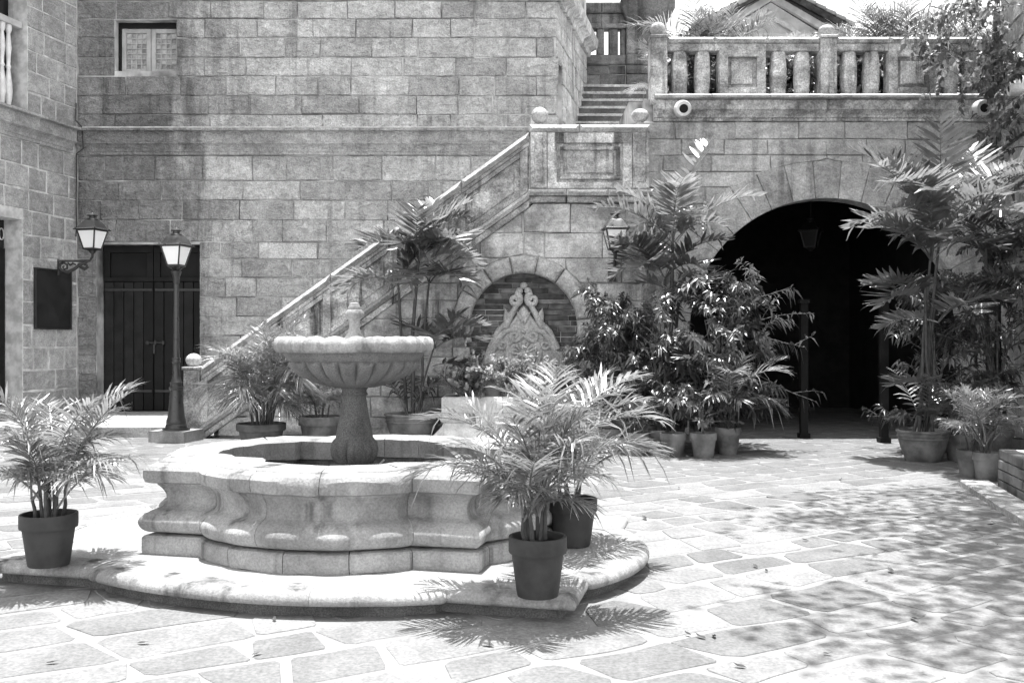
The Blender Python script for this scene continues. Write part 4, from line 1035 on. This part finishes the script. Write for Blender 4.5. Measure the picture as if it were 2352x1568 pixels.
# ------------------------------------------------------------------ plants
RP = random.Random(77)
def frond(parent, base, az, a0, a1, L, n, ll, lw, mat, t0=.25, vee=.3, droop=.25, r0=.009, rng=RP, name='frond', bend=1.3, sw0=.45, sw1=1.05):
    h = V(cos(az), sin(az), 0); Sd = V(-sin(az), cos(az), 0); base = Vector(base)
    ST = 16; P = [base.copy()]; T = []; side = rng.uniform(-.25, .25)
    for i in range(ST+1):
        t = i/ST; a = a0+(a1-a0)*t**bend; hh = (h+Sd*side*t).normalized()
        T.append(hh*sin(a)+ZV*cos(a))
        if i: P.append(P[-1]+T[-1]*L/ST)
    mb = MB(); mb.tube(P[::2], [r0*(1-.85*i/8) for i in range(9)], 4, False)
    def at(t):
        x = t*ST; i = min(ST-1, int(x)); f = x-i
        return P[i].lerp(P[i+1], f), T[i].lerp(T[i+1], f).normalized()
    for k in range(n):
        s = (k+.5)/n; t = t0+(1-t0)*s
        for sgn in (-1, 1):
            if rng.random() < .05: continue
            p, tt = at(min(.999, t+rng.uniform(-.012, .012)))
            N = tt.cross(Sd); 
            if N.length < .1: N = -h
            N.normalize(); sd = N.cross(tt)*-1 if False else Sd
            sw = sw0+(sw1-sw0)*s+rng.uniform(-.1, .1)
            D = (sd*sgn*cos(sw)+tt*sin(sw)+N*(vee+rng.uniform(-.15, .15))).normalized()
            ln = ll*(max(.05, sin(pi*(.14+.80*s)))**.7)*rng.uniform(.85, 1.08)
            Wd = (tt-D*tt.dot(D)); Wd = Wd.normalized() if Wd.length > .05 else N.copy()
            Wd = (Wd+N*rng.uniform(-.3, .3)).normalized()
            g_ = droop*rng.uniform(.5, 1.5)+(rng.uniform(.3, .9) if rng.random() < .07 else 0); b0 = len(mb.v)
            for q, wf in ((0, .35), (.3, .95), (.65, .8), (1, .06)):
                c = p+D*ln*q+V(0, 0, -1)*(g_*ln*q*q); mb.v += [c-Wd*lw*wf*.5, c+Wd*lw*wf*.5]
            mb.f += [(b0+2*i, b0+2*i+1, b0+2*i+3, b0+2*i+2) for i in range(3)]
    return mb.build(name, mat, parent)
def pot(parent, r, h, mat, style='lip'):
    if style == 'lip':
        pr = [(r*.70, 0), (r*.72, .01), (r*.90, h*.72), (r*.985, h*.725), (r, h*.75), (r, h*.985), (r*.985, h), (r*.90, h), (r*.89, h*.97), (r*.87, h*.86)]
    else:
        pr = [(r*.62, 0), (r*.66, .01), (r*.80, h*.28), (r*.92, h*.6), (r*.945, h*.70), (r*.975, h*.715), (r*.975, h*.745), (r*.955, h*.76), (r*.96, h*.80), (r*.985, h*.81), (r*.99, h*.845), (r*.97, h*.86), (r*.975, h*.92), (r*1.03, h*.935), (r*1.04, h*.98), (r*1.02, h), (r*.93, h), (r*.91, h*.9)]
    o = MB().lathe(pr, 28).build('pot', mat, parent, 40)
    MB().lathe([(r*.885, h*.80), (r*.885, h*.875), (r*.5, h*.90), (.01, h*.91)], 18).build('soil', mSoil, parent)
    return o
def areca(label, p, r, h, potmat, hgt, nf, spread, seed, rot=0, low=True, mat=None, grp=None, name='potted_palm', fwd=False):
    rg = random.Random(seed); mat = mat or mPalm
    t = thing(name, label, 'potted plant', p, rot, grp); pot(t, r, h, potmat)
    nst = max(3, nf//3); mb = MB(); 
    stems = []
    for i in range(nst):
        a = rg.uniform(0, 2*pi); q = r*.5*math.sqrt(rg.random()); b = V(q*cos(a), q*sin(a), h*.86)
        lean = rg.uniform(.03, .22); top = b+V(cos(a)*lean, sin(a)*lean, 1)*hgt*rg.uniform(.16, .34)
        MB().tube([b, b.lerp(top, .5)+V(rg.uniform(-.01, .01), rg.uniform(-.01, .01), 0), top], [.013, .011, .008], 6).build('stem', mStem, t)
        stems.append((top, a))
    for i in range(nf):
        tp, a = stems[i % nst]; az = 2*pi*i/nf*2.4+rg.uniform(-.5, .5)
        up = i < nf*.4; hk = hgt*(1-.42*max(0, -sin(az+rot))) if fwd else hgt
        if up: frond(t, tp, az, rg.uniform(.05, .3), rg.uniform(.8, 1.7)*spread, hk*rg.uniform(.66, .95), 28, hgt*.34, .0135*max(1,hgt)**.5, mat, .30, .35, .35, rng=rg)
        else: frond(t, tp-V(0, 0, rg.uniform(0, .1)*hgt), az, rg.uniform(.35, .9), rg.uniform(1.5, 2.3)*spread, hk*rg.uniform(.48, .74), 25, hgt*.29, .0125*max(1,hgt)**.5, mat, .30, .2, .4, rng=rg)
    return t
def pot_at(x, y, z=0): return GP(x, y, z)
# four clumps round the fountain
q = pot_at(112, 1296, PZ+.004); areca('feathery palm in a dark pot on the left corner of the fountain plinth', (q.x, q.y, PZ+.005), .165, .31, mPotD, .86, 24, .92, 3, 0.5, grp='palms in dark pots round the fountain', fwd=True)
q = pot_at(1235, 1366, PZ+.004); pal = areca('bushy palm in a dark pot on the near right corner of the fountain plinth', (q.x, q.y, PZ+.005),   .155, .315, mPotD, .82, 22, .92, 8, 1.1, grp='palms in dark pots round the fountain', fwd=True)
for az_, a0_, a1_, L_ in ((.25, .2, 1.9, 1.0), (.05, .35, 2.0, .85), (2.7, .25, 1.8, .95), (3.1, .5, 2.2, .8), (1.2, .1, 1.2, 1.0), (.5, .15, 1.4, 1.05)): frond(pal, (0, 0, .42), az_-1.1, a0_, a1_, L_, 30, .30, .015, mPalm, .3, .35, .35)
areca('palm in a dark pot just behind the near right potted palm on the plinth', (.40, 6.35, PZ+.005), .165, .31, mPotD, .95, 24, 1.0, 21, 2.1, grp='palms in dark pots round the fountain')
q = GP(560, 1003); areca('wide feathery palm clump behind the fountain at the foot of the stairs', (sx(600, 13.4), 13.4, 0), .34, .36, mPotT, 1.5, 60, 1.18, 14, .3)
areca('small palm in a terracotta pot between the fountain pedestal and the stairs', (sx(735, 13.5), 13.5, 0), .30, .45, mPotT, 0.85, 20, 1.05, 15, .3)

def tall_palm(label, p, potr, poth, stems, fronds, seed, mat=None, lw=.056, grp=None, extra=4, style='bowl', lowfr=0, potmat=None, ll=.44):
    rg = random.Random(seed); mat = mat or mPalmD
    t = thing('potted_palm', label, 'potted plant', p, 0, grp)
    if potr: pot(t, potr, poth, potmat or mPotT, style)
    for (bx, by, tx, ty, tz, r) in stems:
        b = V(bx, by, poth*.85 if potr else 0); e = V(tx, ty, tz); m = b.lerp(e, .5)+V(rg.uniform(-.05, .05), rg.uniform(-.05, .05), 0)
        MB().tube([b, b.lerp(m, .5)+V(.01, 0, 0), m, m.lerp(e, .5), e], [r, r*.95, r*.85, r*.8, r*.6], 8).build('trunk', mStem, t, 60)
    for f_ in fronds:
        (fx, fy, fz, az, a0, a1, L) = f_[:7]
        frond(t, (fx, fy, fz), az, a0, a1, L, int(9+L*9), ll, lw*.95, mat, .20, .32, .06, .012, rg, bend=1.2, sw0=.35, sw1=.8)
    for (bx, by, tx, ty, tz, r) in stems[:2]:
        for k in range(extra):
            frond(t, (tx, ty, tz), rg.uniform(0, 2*pi), rg.uniform(.15, .8), rg.uniform(1.1, 2.2), rg.uniform(.95, 1.35), 20, ll, lw*.95, mat, .20, .32, .06, .012, rg, bend=1.2, sw0=.35, sw1=.8)
    for i in range(lowfr):
        az = rg.uniform(0, 2*pi); frond(t, (rg.uniform(-.12, .12), rg.uniform(-.12, .12), (poth if potr else .05)*.9), az, rg.uniform(.1, .6), rg.uniform(.9, 1.9), rg.uniform(.7, 1.3), 13, .32, .035, mat, .3, .25, .3, .008, rg)
    return t
# az: 0 = right, pi = left, -pi/2 = towards the camera
d = 14.15; X0 = sx(948, d)
L = lambda x: sx(x, d)-X0
Zc = lambda y: sz(y, d)
tall_palm('tall palm in a wide bowl pot leaning over the stair parapet beside the trough', (X0, d, 0), .41, .44,
  [(0, 0, L(962), -.05, Zc(600), .032), (-.1, .1, L(915), .0, Zc(650), .026), (.12, 0, L(985), .1, Zc(640), .022), (.05, -.1, L(1000), -.1, Zc(790), .018)],
  [(L(962), 0, Zc(610), .25, .15, 1.2, 1.25), (L(962), 0, Zc(610), 2.7, .5, 2.0, 1.15), (L(962), 0, Zc(600), -1.3, .3, 1.7, .95), (L(962), 0, Zc(600), 1.4, .2, 1.0, 1.1), (L(962), 0, Zc(615), .1, .75, 2.4, 1.0), (L(962), 0, Zc(605), 3.6, .7, 2.2, 1.1),
   (L(962), 0, Zc(600), -.7, .5, 2.2, .95), (L(962), 0, Zc(600), -2.0, .6, 2.3, .9), (L(962), 0, Zc(600), 2.1, .25, 1.3, 1.0), (L(962), 0, Zc(600), 1.0, .1, .8, 1.05),
   (L(915), 0, Zc(660), 3.1, .8, 2.4, 1.0), (L(915), 0, Zc(660), -2.6, .9, 2.5, .9), (L(915), 0, Zc(660), 1.2, .5, 1.9, .8), (L(985), .1, Zc(650), 0.0, .8, 2.5, .8), (L(985), .1, Zc(650), -.9, .8, 2.5, .85), (L(985), .1, Zc(650), -1.8, .8, 2.6, .8),
   (L(1000), -.1, Zc(800), .2, .6, 1.7, .85), (L(1000), -.1, Zc(800), -.4, .9, 2.0, .8), (L(1000), -.1, Zc(800), .7, .3, 1.3, .75), (L(1000), -.1, Zc(800), 2.6, .5, 1.8, .75), (L(1000), -.1, Zc(800), -1.6, .7, 2.1, .7), (L(995), -.1, Zc(840), -.1, 1.2, 2.5, .65)], 31, lowfr=8)
d = 14.0; X0 = sx(1540, d)
tall_palm('tall slender palm against the wall left of the archway', (X0, d, 0), .24, .34,
  [(0, 0, L(1545), 0, Zc(560), .036), (.05, .1, L(1530), .1, Zc(640), .03), (-.05, .1, L(1560), .05, Zc(700), .03)],
  [(L(1545), 0, Zc(570), .55, .12, .75, 1.85), (L(1545), 0, Zc(570), .1, .55, 1.55, 1.6), (L(1545), 0, Zc(565), 2.8, .25, 1.3, 1.2), (L(1545), 0, Zc(570), 3.6, .9, 2.4, .85), (L(1545), 0, Zc(560), -1.4, .4, 2.0, .9), (L(1545), 0, Zc(560), 1.6, .3, 1.4, 1.1), (L(1545), 0, Zc(560), -.5, .6, 2.1, .9), (L(1545), 0, Zc(560), 2.2, .5, 1.9, .95),
   (L(1530), .1, Zc(640), 3.0, .8, 2.3, .85), (L(1530), .1, Zc(640), -2.2, .7, 2.2, .85), (L(1530), .1, Zc(640), 1.0, .4, 1.6, .9), (L(1530), .1, Zc(640), -.8, .7, 2.2, .8), (L(1560), 0, Zc(700), .3, .5, 1.7, .95), (L(1560), 0, Zc(700), -1.0, .5, 1.9, .9), (L(1560), 0, Zc(700), 2.5, .5, 1.8, .8)], 41, style='lip', lowfr=5)
d = 12.05; X0 = sx(2120, d)
tall_palm('tall palm in a banded bowl pot at the right side of the archway', (X0, d, 0), .31, .39,
  [(-.05, 0, L(2140), 0, Zc(560), .024), (.06, .05, L(2165), .05, Zc(520), .024), (.1, -.05, L(2120), -.05, Zc(640), .024), (-.1, .05, L(2155), .1, Zc(700), .024)],
  [(L(2165), 0, Zc(560), 2.6, .3, 1.15, 1.75), (L(2165), 0, Zc(545), 1.35, .05, .35, 1.65), (L(2165), 0, Zc(545), .35, .45, 1.25, 1.45), (L(2165), 0, Zc(540), -.3, .5, 1.9, 1.25), (L(2165), 0, Zc(540), -1.2, .4, 1.9, 1.0), (L(2165), 0, Zc(540), 3.4, .6, 2.1, 1.05), (L(2165), 0, Zc(545), .8, .3, 1.2, 1.2),
   (L(2140), 0, Zc(600), 3.1, .55, 1.75, 1.0), (L(2140), 0, Zc(600), 3.7, .6, 1.9, .9), (L(2140), 0, Zc(600), -1.8, .5, 2.1, .9), (L(2140), 0, Zc(600), .1, .7, 2.1, 1.0), (L(2140), 0, Zc(600), 2.4, .3, 1.4, .8),
   (L(2120), 0, Zc(690), 3.0, .7, 1.9, .75), (L(2120), 0, Zc(690), -2.5, .7, 2.1, .75), (L(2120), 0, Zc(690), 3.5, 1.1, 2.3, .7), (L(2155), 0, Zc(740), -.4, .6, 2.0, .9), (L(2155), 0, Zc(740), -1.4, .7, 2.2, .8), (L(2155), 0, Zc(740), 2.9, 1.2, 2.2, .7), (L(2155), 0, Zc(900), 3.1, .9, 2.0, .6)], 51, lowfr=4)
# palms further right in the shade
d = 13.0; X0 = sx(2270, d)
tall_palm('shaded tall palm in the right corner behind the lamp', (X0, d, 0), .22, .3,
  [(0, 0, L(2265), 0, Zc(480), .034), (.1, .1, L(2300), .1, Zc(600), .03), (-.1, 0, L(2240), 0, Zc(700), .026)],
  [(L(2265), 0, Zc(490), a, b, c, l) for a, b, c, l in ((.3, .5, 1.7, 1.3), (2.7, .6, 1.9, 1.2), (-1.2, .4, 2.0, 1.1), (1.5, .2, 1.0, 1.3), (-.4, .6, 2.1, 1.1), (-2.2, .6, 2.1, 1.1), (3.5, .7, 2.2, 1.0))]+
  [(L(2300), 0, Zc(610), a, b, c, l) for a, b, c, l in ((.3, .5, 1.7, 1.0), (2.7, .6, 1.9, 1.0), (-1.2, .4, 2.0, 1.0), (-.4, .6, 2.1, 1.0), (-2.2, .6, 2.1, 1.0))]+
  [(L(2240), 0, Zc(710), a, b, c, l) for a, b, c, l in ((.3, .5, 1.7, 1.0), (2.7, .6, 1.9, .9), (-1.2, .4, 2.0, 1.0), (-.4, .6, 2.1, 1.0), (-2.2, .6, 2.1, .9))], 61, lowfr=8, style='lip')

# leafy shrubs
def leaf(mb, p, D, up, ln, wd, droop, rg):
    Wd = D.cross(up); Wd = Wd.normalized() if Wd.length > .05 else D.orthogonal().normalized()
    Wd = (Wd+up*rg.uniform(-.4, .4)).normalized(); b = len(mb.v)
    c1 = p+D*ln*.45+V(0, 0, -droop*ln*.2); c2 = p+D*ln+V(0, 0, -droop*ln)
    mb.v += [p, c1-Wd*wd*.5, c1+Wd*wd*.5, c2, c1-ZV*wd*.12]
    mb.f += [(b, b+1, b+4), (b, b+4, b+2), (b+1, b+3, b+4), (b+4, b+3, b+2)]
def branch(parent, base, dirv, L, nl, ln, wd, mat, rg, curl=.3, droop=.6, twigs=4, name='branch'):
    mb = MB(); tw = MB(); base = Vector(base); D = Vector(dirv).normalized()
    def run(p, d, l, n, r):
        pts = [p.copy()]; N = 7; dd = d.copy()
        for i in range(N):
            dd = (dd+V(rg.uniform(-.18, .18), rg.uniform(-.18, .18), rg.uniform(-.12, .12)-curl*.16)).normalized(); pts.append(pts[-1]+dd*l/N)
        tw.tube(pts, [r*(1-.75*i/N) for i in range(N+1)], 5, False)
        for k in range(n):
            t = .25+.75*math.sqrt((k+.5)/n); x = t*N; i = min(N-1, int(x)); q = pts[i].lerp(pts[i+1], x-i); td = (pts[i+1]-pts[i]).normalized()
            a = rg.uniform(0, 2*pi); o = td.orthogonal().normalized(); o = (o*cos(a)+td.cross(o)*sin(a))
            leaf(mb, q, (td*.55+o+V(0, 0, .1)).normalized(), (td+ZV*.6).normalized(), ln*rg.uniform(.7, 1.15), wd*rg.uniform(.8, 1.15), droop*rg.uniform(.5, 1.4), rg)
        return pts
    pts = run(base, D, L, nl, .010)
    for i in range(twigs):
        k = rg.randint(2, 6); a = rg.uniform(0, 2*pi)
        run(pts[k], (D+V(cos(a), sin(a), rg.uniform(0, .6))*.9).normalized(), L*rg.uniform(.3, .5), max(6, nl//2), .006)
    o = tw.build(name, mTwig, parent)
    mb.build('leaves', mat, o)
    return o
def shrub(label, p, potr, poth, hgt, nb, seed, spread=.5, mat=None, ln=.12, wd=.036, nl=20, grp=None, potmat=None, name='leafy_shrub', L=.7, droop=.6, minz=.25, curl=.3):
    rg = random.Random(seed); t = thing(name, label, 'plant' if not potr else 'potted plant', p, 0, grp)
    if potr: pot(t, potr, poth, potmat or mPotT)
    z0 = poth*.85 if potr else 0
    for i in range(max(3, nb//4)):
        a = rg.uniform(0, 2*pi); e = V(cos(a)*spread*.3, sin(a)*spread*.3, z0+(hgt-z0)*rg.uniform(.5, .8))
        MB().tube([V(0, 0, z0), V(e.x*.3, e.y*.3, z0+(e.z-z0)*.5), e], [.016, .012, .007], 6).build('stem', mTwig, t)
    for i in range(nb):
        f_ = rg.random(); a = 2*pi*i*.382+rg.uniform(-.3, .3); z = z0+(hgt-z0)*(minz+(.72-minz)*f_)
        r = spread*.25*rg.random(); up = .2+1.3*f_
        branch(t, (r*cos(a), r*sin(a), z), (cos(a), sin(a), up), L*rg.uniform(.7, 1.15)*(1-.25*f_), nl, ln, wd, mat or mLeaf, rg, curl, droop)
    return t
shrub('leafy shrub in a terracotta pot at the right end of the stone trough', (sx(1400, 13.6), 13.6, 0), .19, .32, 2.35, 36, 71, .65, nl=24, ln=.135, wd=.042, minz=.08)
shrub('big glossy leafy shrub with arching twigs left of the archway', (sx(1655, 13.2), 13.2, 0), .2, .34, 2.75, 46, 72, .8, nl=26, L=.85, ln=.145, wd=.045, minz=.1)
shrub('leafy shrub between the trough and the tall slender palm', (sx(1520, 13.3), 13.3, 0), .19, .34, 2.2, 36, 73, .65, nl=24, ln=.14, wd=.045, minz=.05)
# reaching twigs in front of the dark arch
tw = bpy.data.objects['leafy_shrub.001']
rg = random.Random(5)
for (a, b, z, l) in ((.1, .12, 1.75, 1.05), (0.05, -.25, 1.15, 1.1), (.0, .2, 1.55, .85), (.2, .5, 2.0, .8)): branch(tw, (.25, -.1, z), (cos(a), sin(a)-.2, b), l, 9, .16, .042, mLeaf, rg, .25, .9, 1)
# the row of small pots
areca('feathery palm with drooping fronds in a terracotta pot nearest the dark arch', (sx(1672, 12.75), 12.75, 0), .17, .36, mPotT, 1.25, 22, 1.12, 91, .2)
for i, (x, y, r, h, lb, sd) in enumerate(((1465, 1047, .165, .30, 'grassy plant in the leftmost small terracotta pot of the row by the arch', 1), (1550, 1051, .175, .31, 'leafy plant in a small terracotta pot in the middle of the row by the arch', 2),
        (1620, 1053, .175, .32, 'thin leafy plant in the rightmost small terracotta pot in front of the row', 3), (1518, 1041, .16, .31, 'small plant in a terracotta pot tucked behind the row by the arch', 4), (1410, 1038, .17, .31, 'low plant in a terracotta pot at the right foot of the trough', 5))):
    q = GP(x, y); q.y += r*.7
    if i in (0, 3): areca(lb, (q.x, q.y, 0), r, h, mPotT, .55, 14, .9, 200+i, mat=mPalmD)
    else: shrub(lb, (q.x, q.y, 0), r, h, .95, 12, 210+i, .3, L=.36, nl=14, ln=.10)
# flowering bushes in the trough
for i, (x, y, s, lb) in enumerate(((1075, 905, .52, 'small-leaved pale bush at the left end of the trough'), (1160, 905, .60, 'small-leaved pale bush in the middle of the trough before the rosette'), (1245, 905, .55, 'small-leaved pale bush right of the rosette in the trough'), (1320, 905, .45, 'small-leaved pale bush at the right end of the trough'))):
    rg = random.Random(300+i); dd = DT+.2
    t = thing('trough_bush', lb, 'plant', (sx(x, dd), dd, tz-.07), 0, 'bushes growing in the trough')
    for k in range(20):
        a = rg.uniform(0, 2*pi); branch(t, (rg.uniform(-.12, .12), rg.uniform(-.1, .1), .02), (cos(a)*.8, sin(a)*.6, rg.uniform(.5, 1.8)), s*rg.uniform(.7, 1.2), 34, .05, .042, mBush, rg, .1, .2, 6)
t = thing('potted_plant', 'small bushy plant spilling over the front edge of the trough', 'plant', (sx(1092, DT+.1), DT+.12, tz-.02)); rg = random.Random(9)
for k in range(9): a = rg.uniform(0, 2*pi); branch(t, (0, 0, .02), (cos(a), sin(a)-.3, .6), .22, 26, .035, .028, mBush, rg, .3, .3, 3)
t = thing('terracotta_pot', 'empty-looking terracotta pot standing on the trough among the bushes', 'pot', (sx(1132, DT+.25), DT+.22, tz-.06)); pot(t, .15, .26, mPotT)
# right corner pots and shrubs
for i, (x, y, r, h, lb) in enumerate(((2240, 1098, .15, .30, 'strap-leaved plant in a terracotta pot beside the brick planter'), (2276, 1107, .14, .31, 'strap-leaved plant in the terracotta pot touching the brick planter corner'), (2215, 1060, .19, .34, 'plant in a shaded terracotta pot behind the strap-leaved plants'))):
    q = GP(x, y); q.y += r*.7; areca(lb, (q.x, q.y, 0), r, h, mPotT, .75, 15, .85, 400+i, mat=mPalmD)
shrub('dark leafy shrub in the shaded right corner by the side wall', (sx(2300, 12.6), 12.7, 0), .2, .34, 2.7, 34, 75, .8, nl=22, L=.9)
shrub('dark leafy shrub growing behind the banded bowl pot', (sx(2150, 13.0), 13.0, 0), .2, .34, 2.7, 36, 76, .7, nl=22, L=.75, minz=.05)
shrub('leafy shrub rooted in the brick planter at the right edge', (5.75, 9.1, .38), 0, 0, 1.9, 16, 77, .5, nl=18, L=.5)
# terrace plants behind the balustrade
for i, (x, dd, hg, nf) in enumerate(((1590, 16.6, 1.55, 30), (1680, 16.9, 1.6, 28), (1800, 16.5, 1.1, 22), (1985, 16.7, 1.6, 30), (2085, 16.4, 1.6, 30), (2180, 16.8, 1.5, 26), (1880, 17.0, 1.1, 20), (2250, 16.4, 1.3, 22), (1530, 17.2, 1.2, 16))):
    lbs = ('feathery palm above the first balusters of the terrace rail', 'feathery palm left of the pavilion gable on the terrace', 'low palm behind the terrace balusters under the pavilion gable', 'feathery palm right of the middle ball finial on the terrace', 'tall feathery palm behind the second balustrade panel', 'feathery palm behind the right end of the balustrade', 'low palm behind the middle balustrade post', 'palm next to the vine at the right end of the terrace', 'palm at the left end post of the terrace balustrade')
    areca(lbs[i], (sx(x, dd), dd, TZ), .22, .3, mPotT, hg, nf, 1.0, 500+i, grp='palms on the terrace')
for i, (x, lb) in enumerate(((1600, 'dense dark hedge plant behind the left balusters'), (1720, 'dense dark hedge plant behind the first balustrade panel'), (1850, 'dense dark hedge plant left of the middle balustrade post'), (1970, 'dense dark hedge plant right of the middle balustrade post'), (2100, 'dense dark hedge plant behind the second balustrade panel'), (2220, 'dense dark hedge plant at the right end of the balustrade'))):
    shrub(lb, (sx(x, 16.1), 16.15, TZ), 0, 0, 1.2, 30, 600+i, .6, nl=24, L=.55, ln=.14, wd=.05, minz=.05, name='hedge_plant')
# vine spilling over the top right corner
vn = thing('hanging_vine', 'leafy vine hanging over the right end of the balustrade and the side wall', 'vine', (0, 0, 0)); rg = random.Random(88)
for k in range(34):
    x = rg.uniform(2210, 2400) if k > 7 else rg.uniform(2130, 2250); dd = rg.uniform(14.3, 15.1); y = rg.uniform(-60, 130)-(2250-x)*.2
    branch(vn, PX(x, y, dd), (rg.uniform(-.9, .4), rg.uniform(-.4, .1), rg.uniform(-1.0, .15)), rg.uniform(.6, 1.15), 22, .085, .07, mVine, rg, .8, .4, 3, 'vine_shoot')
for k in range(26):
    b = fR(rg.uniform(.2, 2.2), rg.uniform(2.2, 6.0), .05); branch(vn, b, (-UX.x+rg.uniform(-.3, .3), rg.uniform(-.8, .3), rg.uniform(-.8, .4)), rg.uniform(.4, .9), 18, .10, .065, mLeaf, rg, .8, .4, 3, 'vine_shoot')
MB().tube([fR(.3, 3.6, .12), fR(.35, 4.6, .16), fR(.3, 5.8, .2), fR(.25, 6.9, .1)], [.05, .045, .04, .03], 8).build('stem', mTwig, vn, 60)

# shade tree rooted in the planter outside the frame, its crown over the right of the courtyard
tree = thing('shade_tree', 'spreading tree over the right side whose leaves dapple the paving', 'tree', (6.6, 8.2, 0)); rg = random.Random(17)
MB().tube([V(0, 0, .3), V(.05, .1, 2), V(-.1, .3, 4), V(-.2, .6, 6), V(-.3, .8, 7.4)], [.2, .17, .15, .12, .07], 10).build('trunk', mTwig, tree, 60)
ends = []
def over():
    y = rg.uniform(4.9, 10.5); return V(.44*y+rg.gauss(.75, .75)-6.6, y-8.2, 0)
for k in range(16):
    e = over(); e.z = 7.4+rg.uniform(0, 1.5); m = V(-.15, .5, rg.uniform(5.2, 6.6))
    MB().tube([m, m.lerp(e, .5)+V(0, 0, .3), e], [.07, .05, .02], 6).build('limb', mTwig, tree, 60); ends.append(e)
cr = MB()
for k in range(150):
    e = rg.choice(ends) if k < 90 else over()
    c = e.copy(); c.z = 7.9+rg.uniform(-.5, 1.3)
    if k < 90: c += V(rg.gauss(0, .4), rg.gauss(0, .4), 0)
    for j in range(34):
        p = c+V(rg.gauss(0, .30), rg.gauss(0, .30), rg.gauss(0, .16))
        wy, wx = p.y+8.2, p.x+6.6
        if (p.z < 1.5+.37*wy+.35 and wx < .58*wy) or wy > 10.6: continue
        a = rg.uniform(0, 2*pi); leaf(cr, p, V(cos(a), sin(a), rg.uniform(-.5, .2)).normalized(), ZV, rg.uniform(.10, .17), rg.uniform(.05, .08), .3, rg)
cr.build('crown', mLeaf, tree)

# fallen leaves
rg = random.Random(23); lf = None
lp_ = [(1500, 1590), (1015, 1330), (1580, 1455), (1610, 1462), (1990, 1330), (1735, 1300), (1760, 1310), (1860, 1180), (2110, 1190), (2160, 1195), (2240, 1215), (2275, 1205), (1930, 1100), (2045, 1310), (2290, 1250), (1700, 1530), (1480, 1190), (630, 1422), (255, 1368), (590, 1500), (330, 1475), (1640, 1460), (1900, 1500), (2100, 1420), (1850, 1240), (2010, 1275), (120, 1520), (1120, 1480), (2200, 1130), (1560, 1120)]
for i, (x, y) in enumerate(lp_):
    q = GP(x, y, .012)
    if i == 1: q = GP(x, y, PZ+.012)
    mb = MB(); a = rg.uniform(0, 6.3); s_ = rg.uniform(.4, .85)
    pts = [(-.05, 0, .0), (-.02, -.018, .008), (.02, -.016, .012), (.055, 0, .02), (.02, .016, .006), (-.02, .018, .004), (0, 0, .001)]
    pts = [V(x_*s_, y_*s_, z_*s_*rg.uniform(.6, 2)) for x_, y_, z_ in pts]
    mb.add(pts, [(0, 1, 6), (1, 2, 6), (2, 3, 6), (3, 4, 6), (4, 5, 6), (5, 0, 6)])
    o = mb.build('fallen_leaf', mDry); o.location = q; o.rotation_euler = (0, 0, a)
    tag(o, 'single dry leaf lying on the fountain plinth' if i == 1 else 'small dry fallen leaf lying on the pale paving', 'leaf', 'fallen leaves')
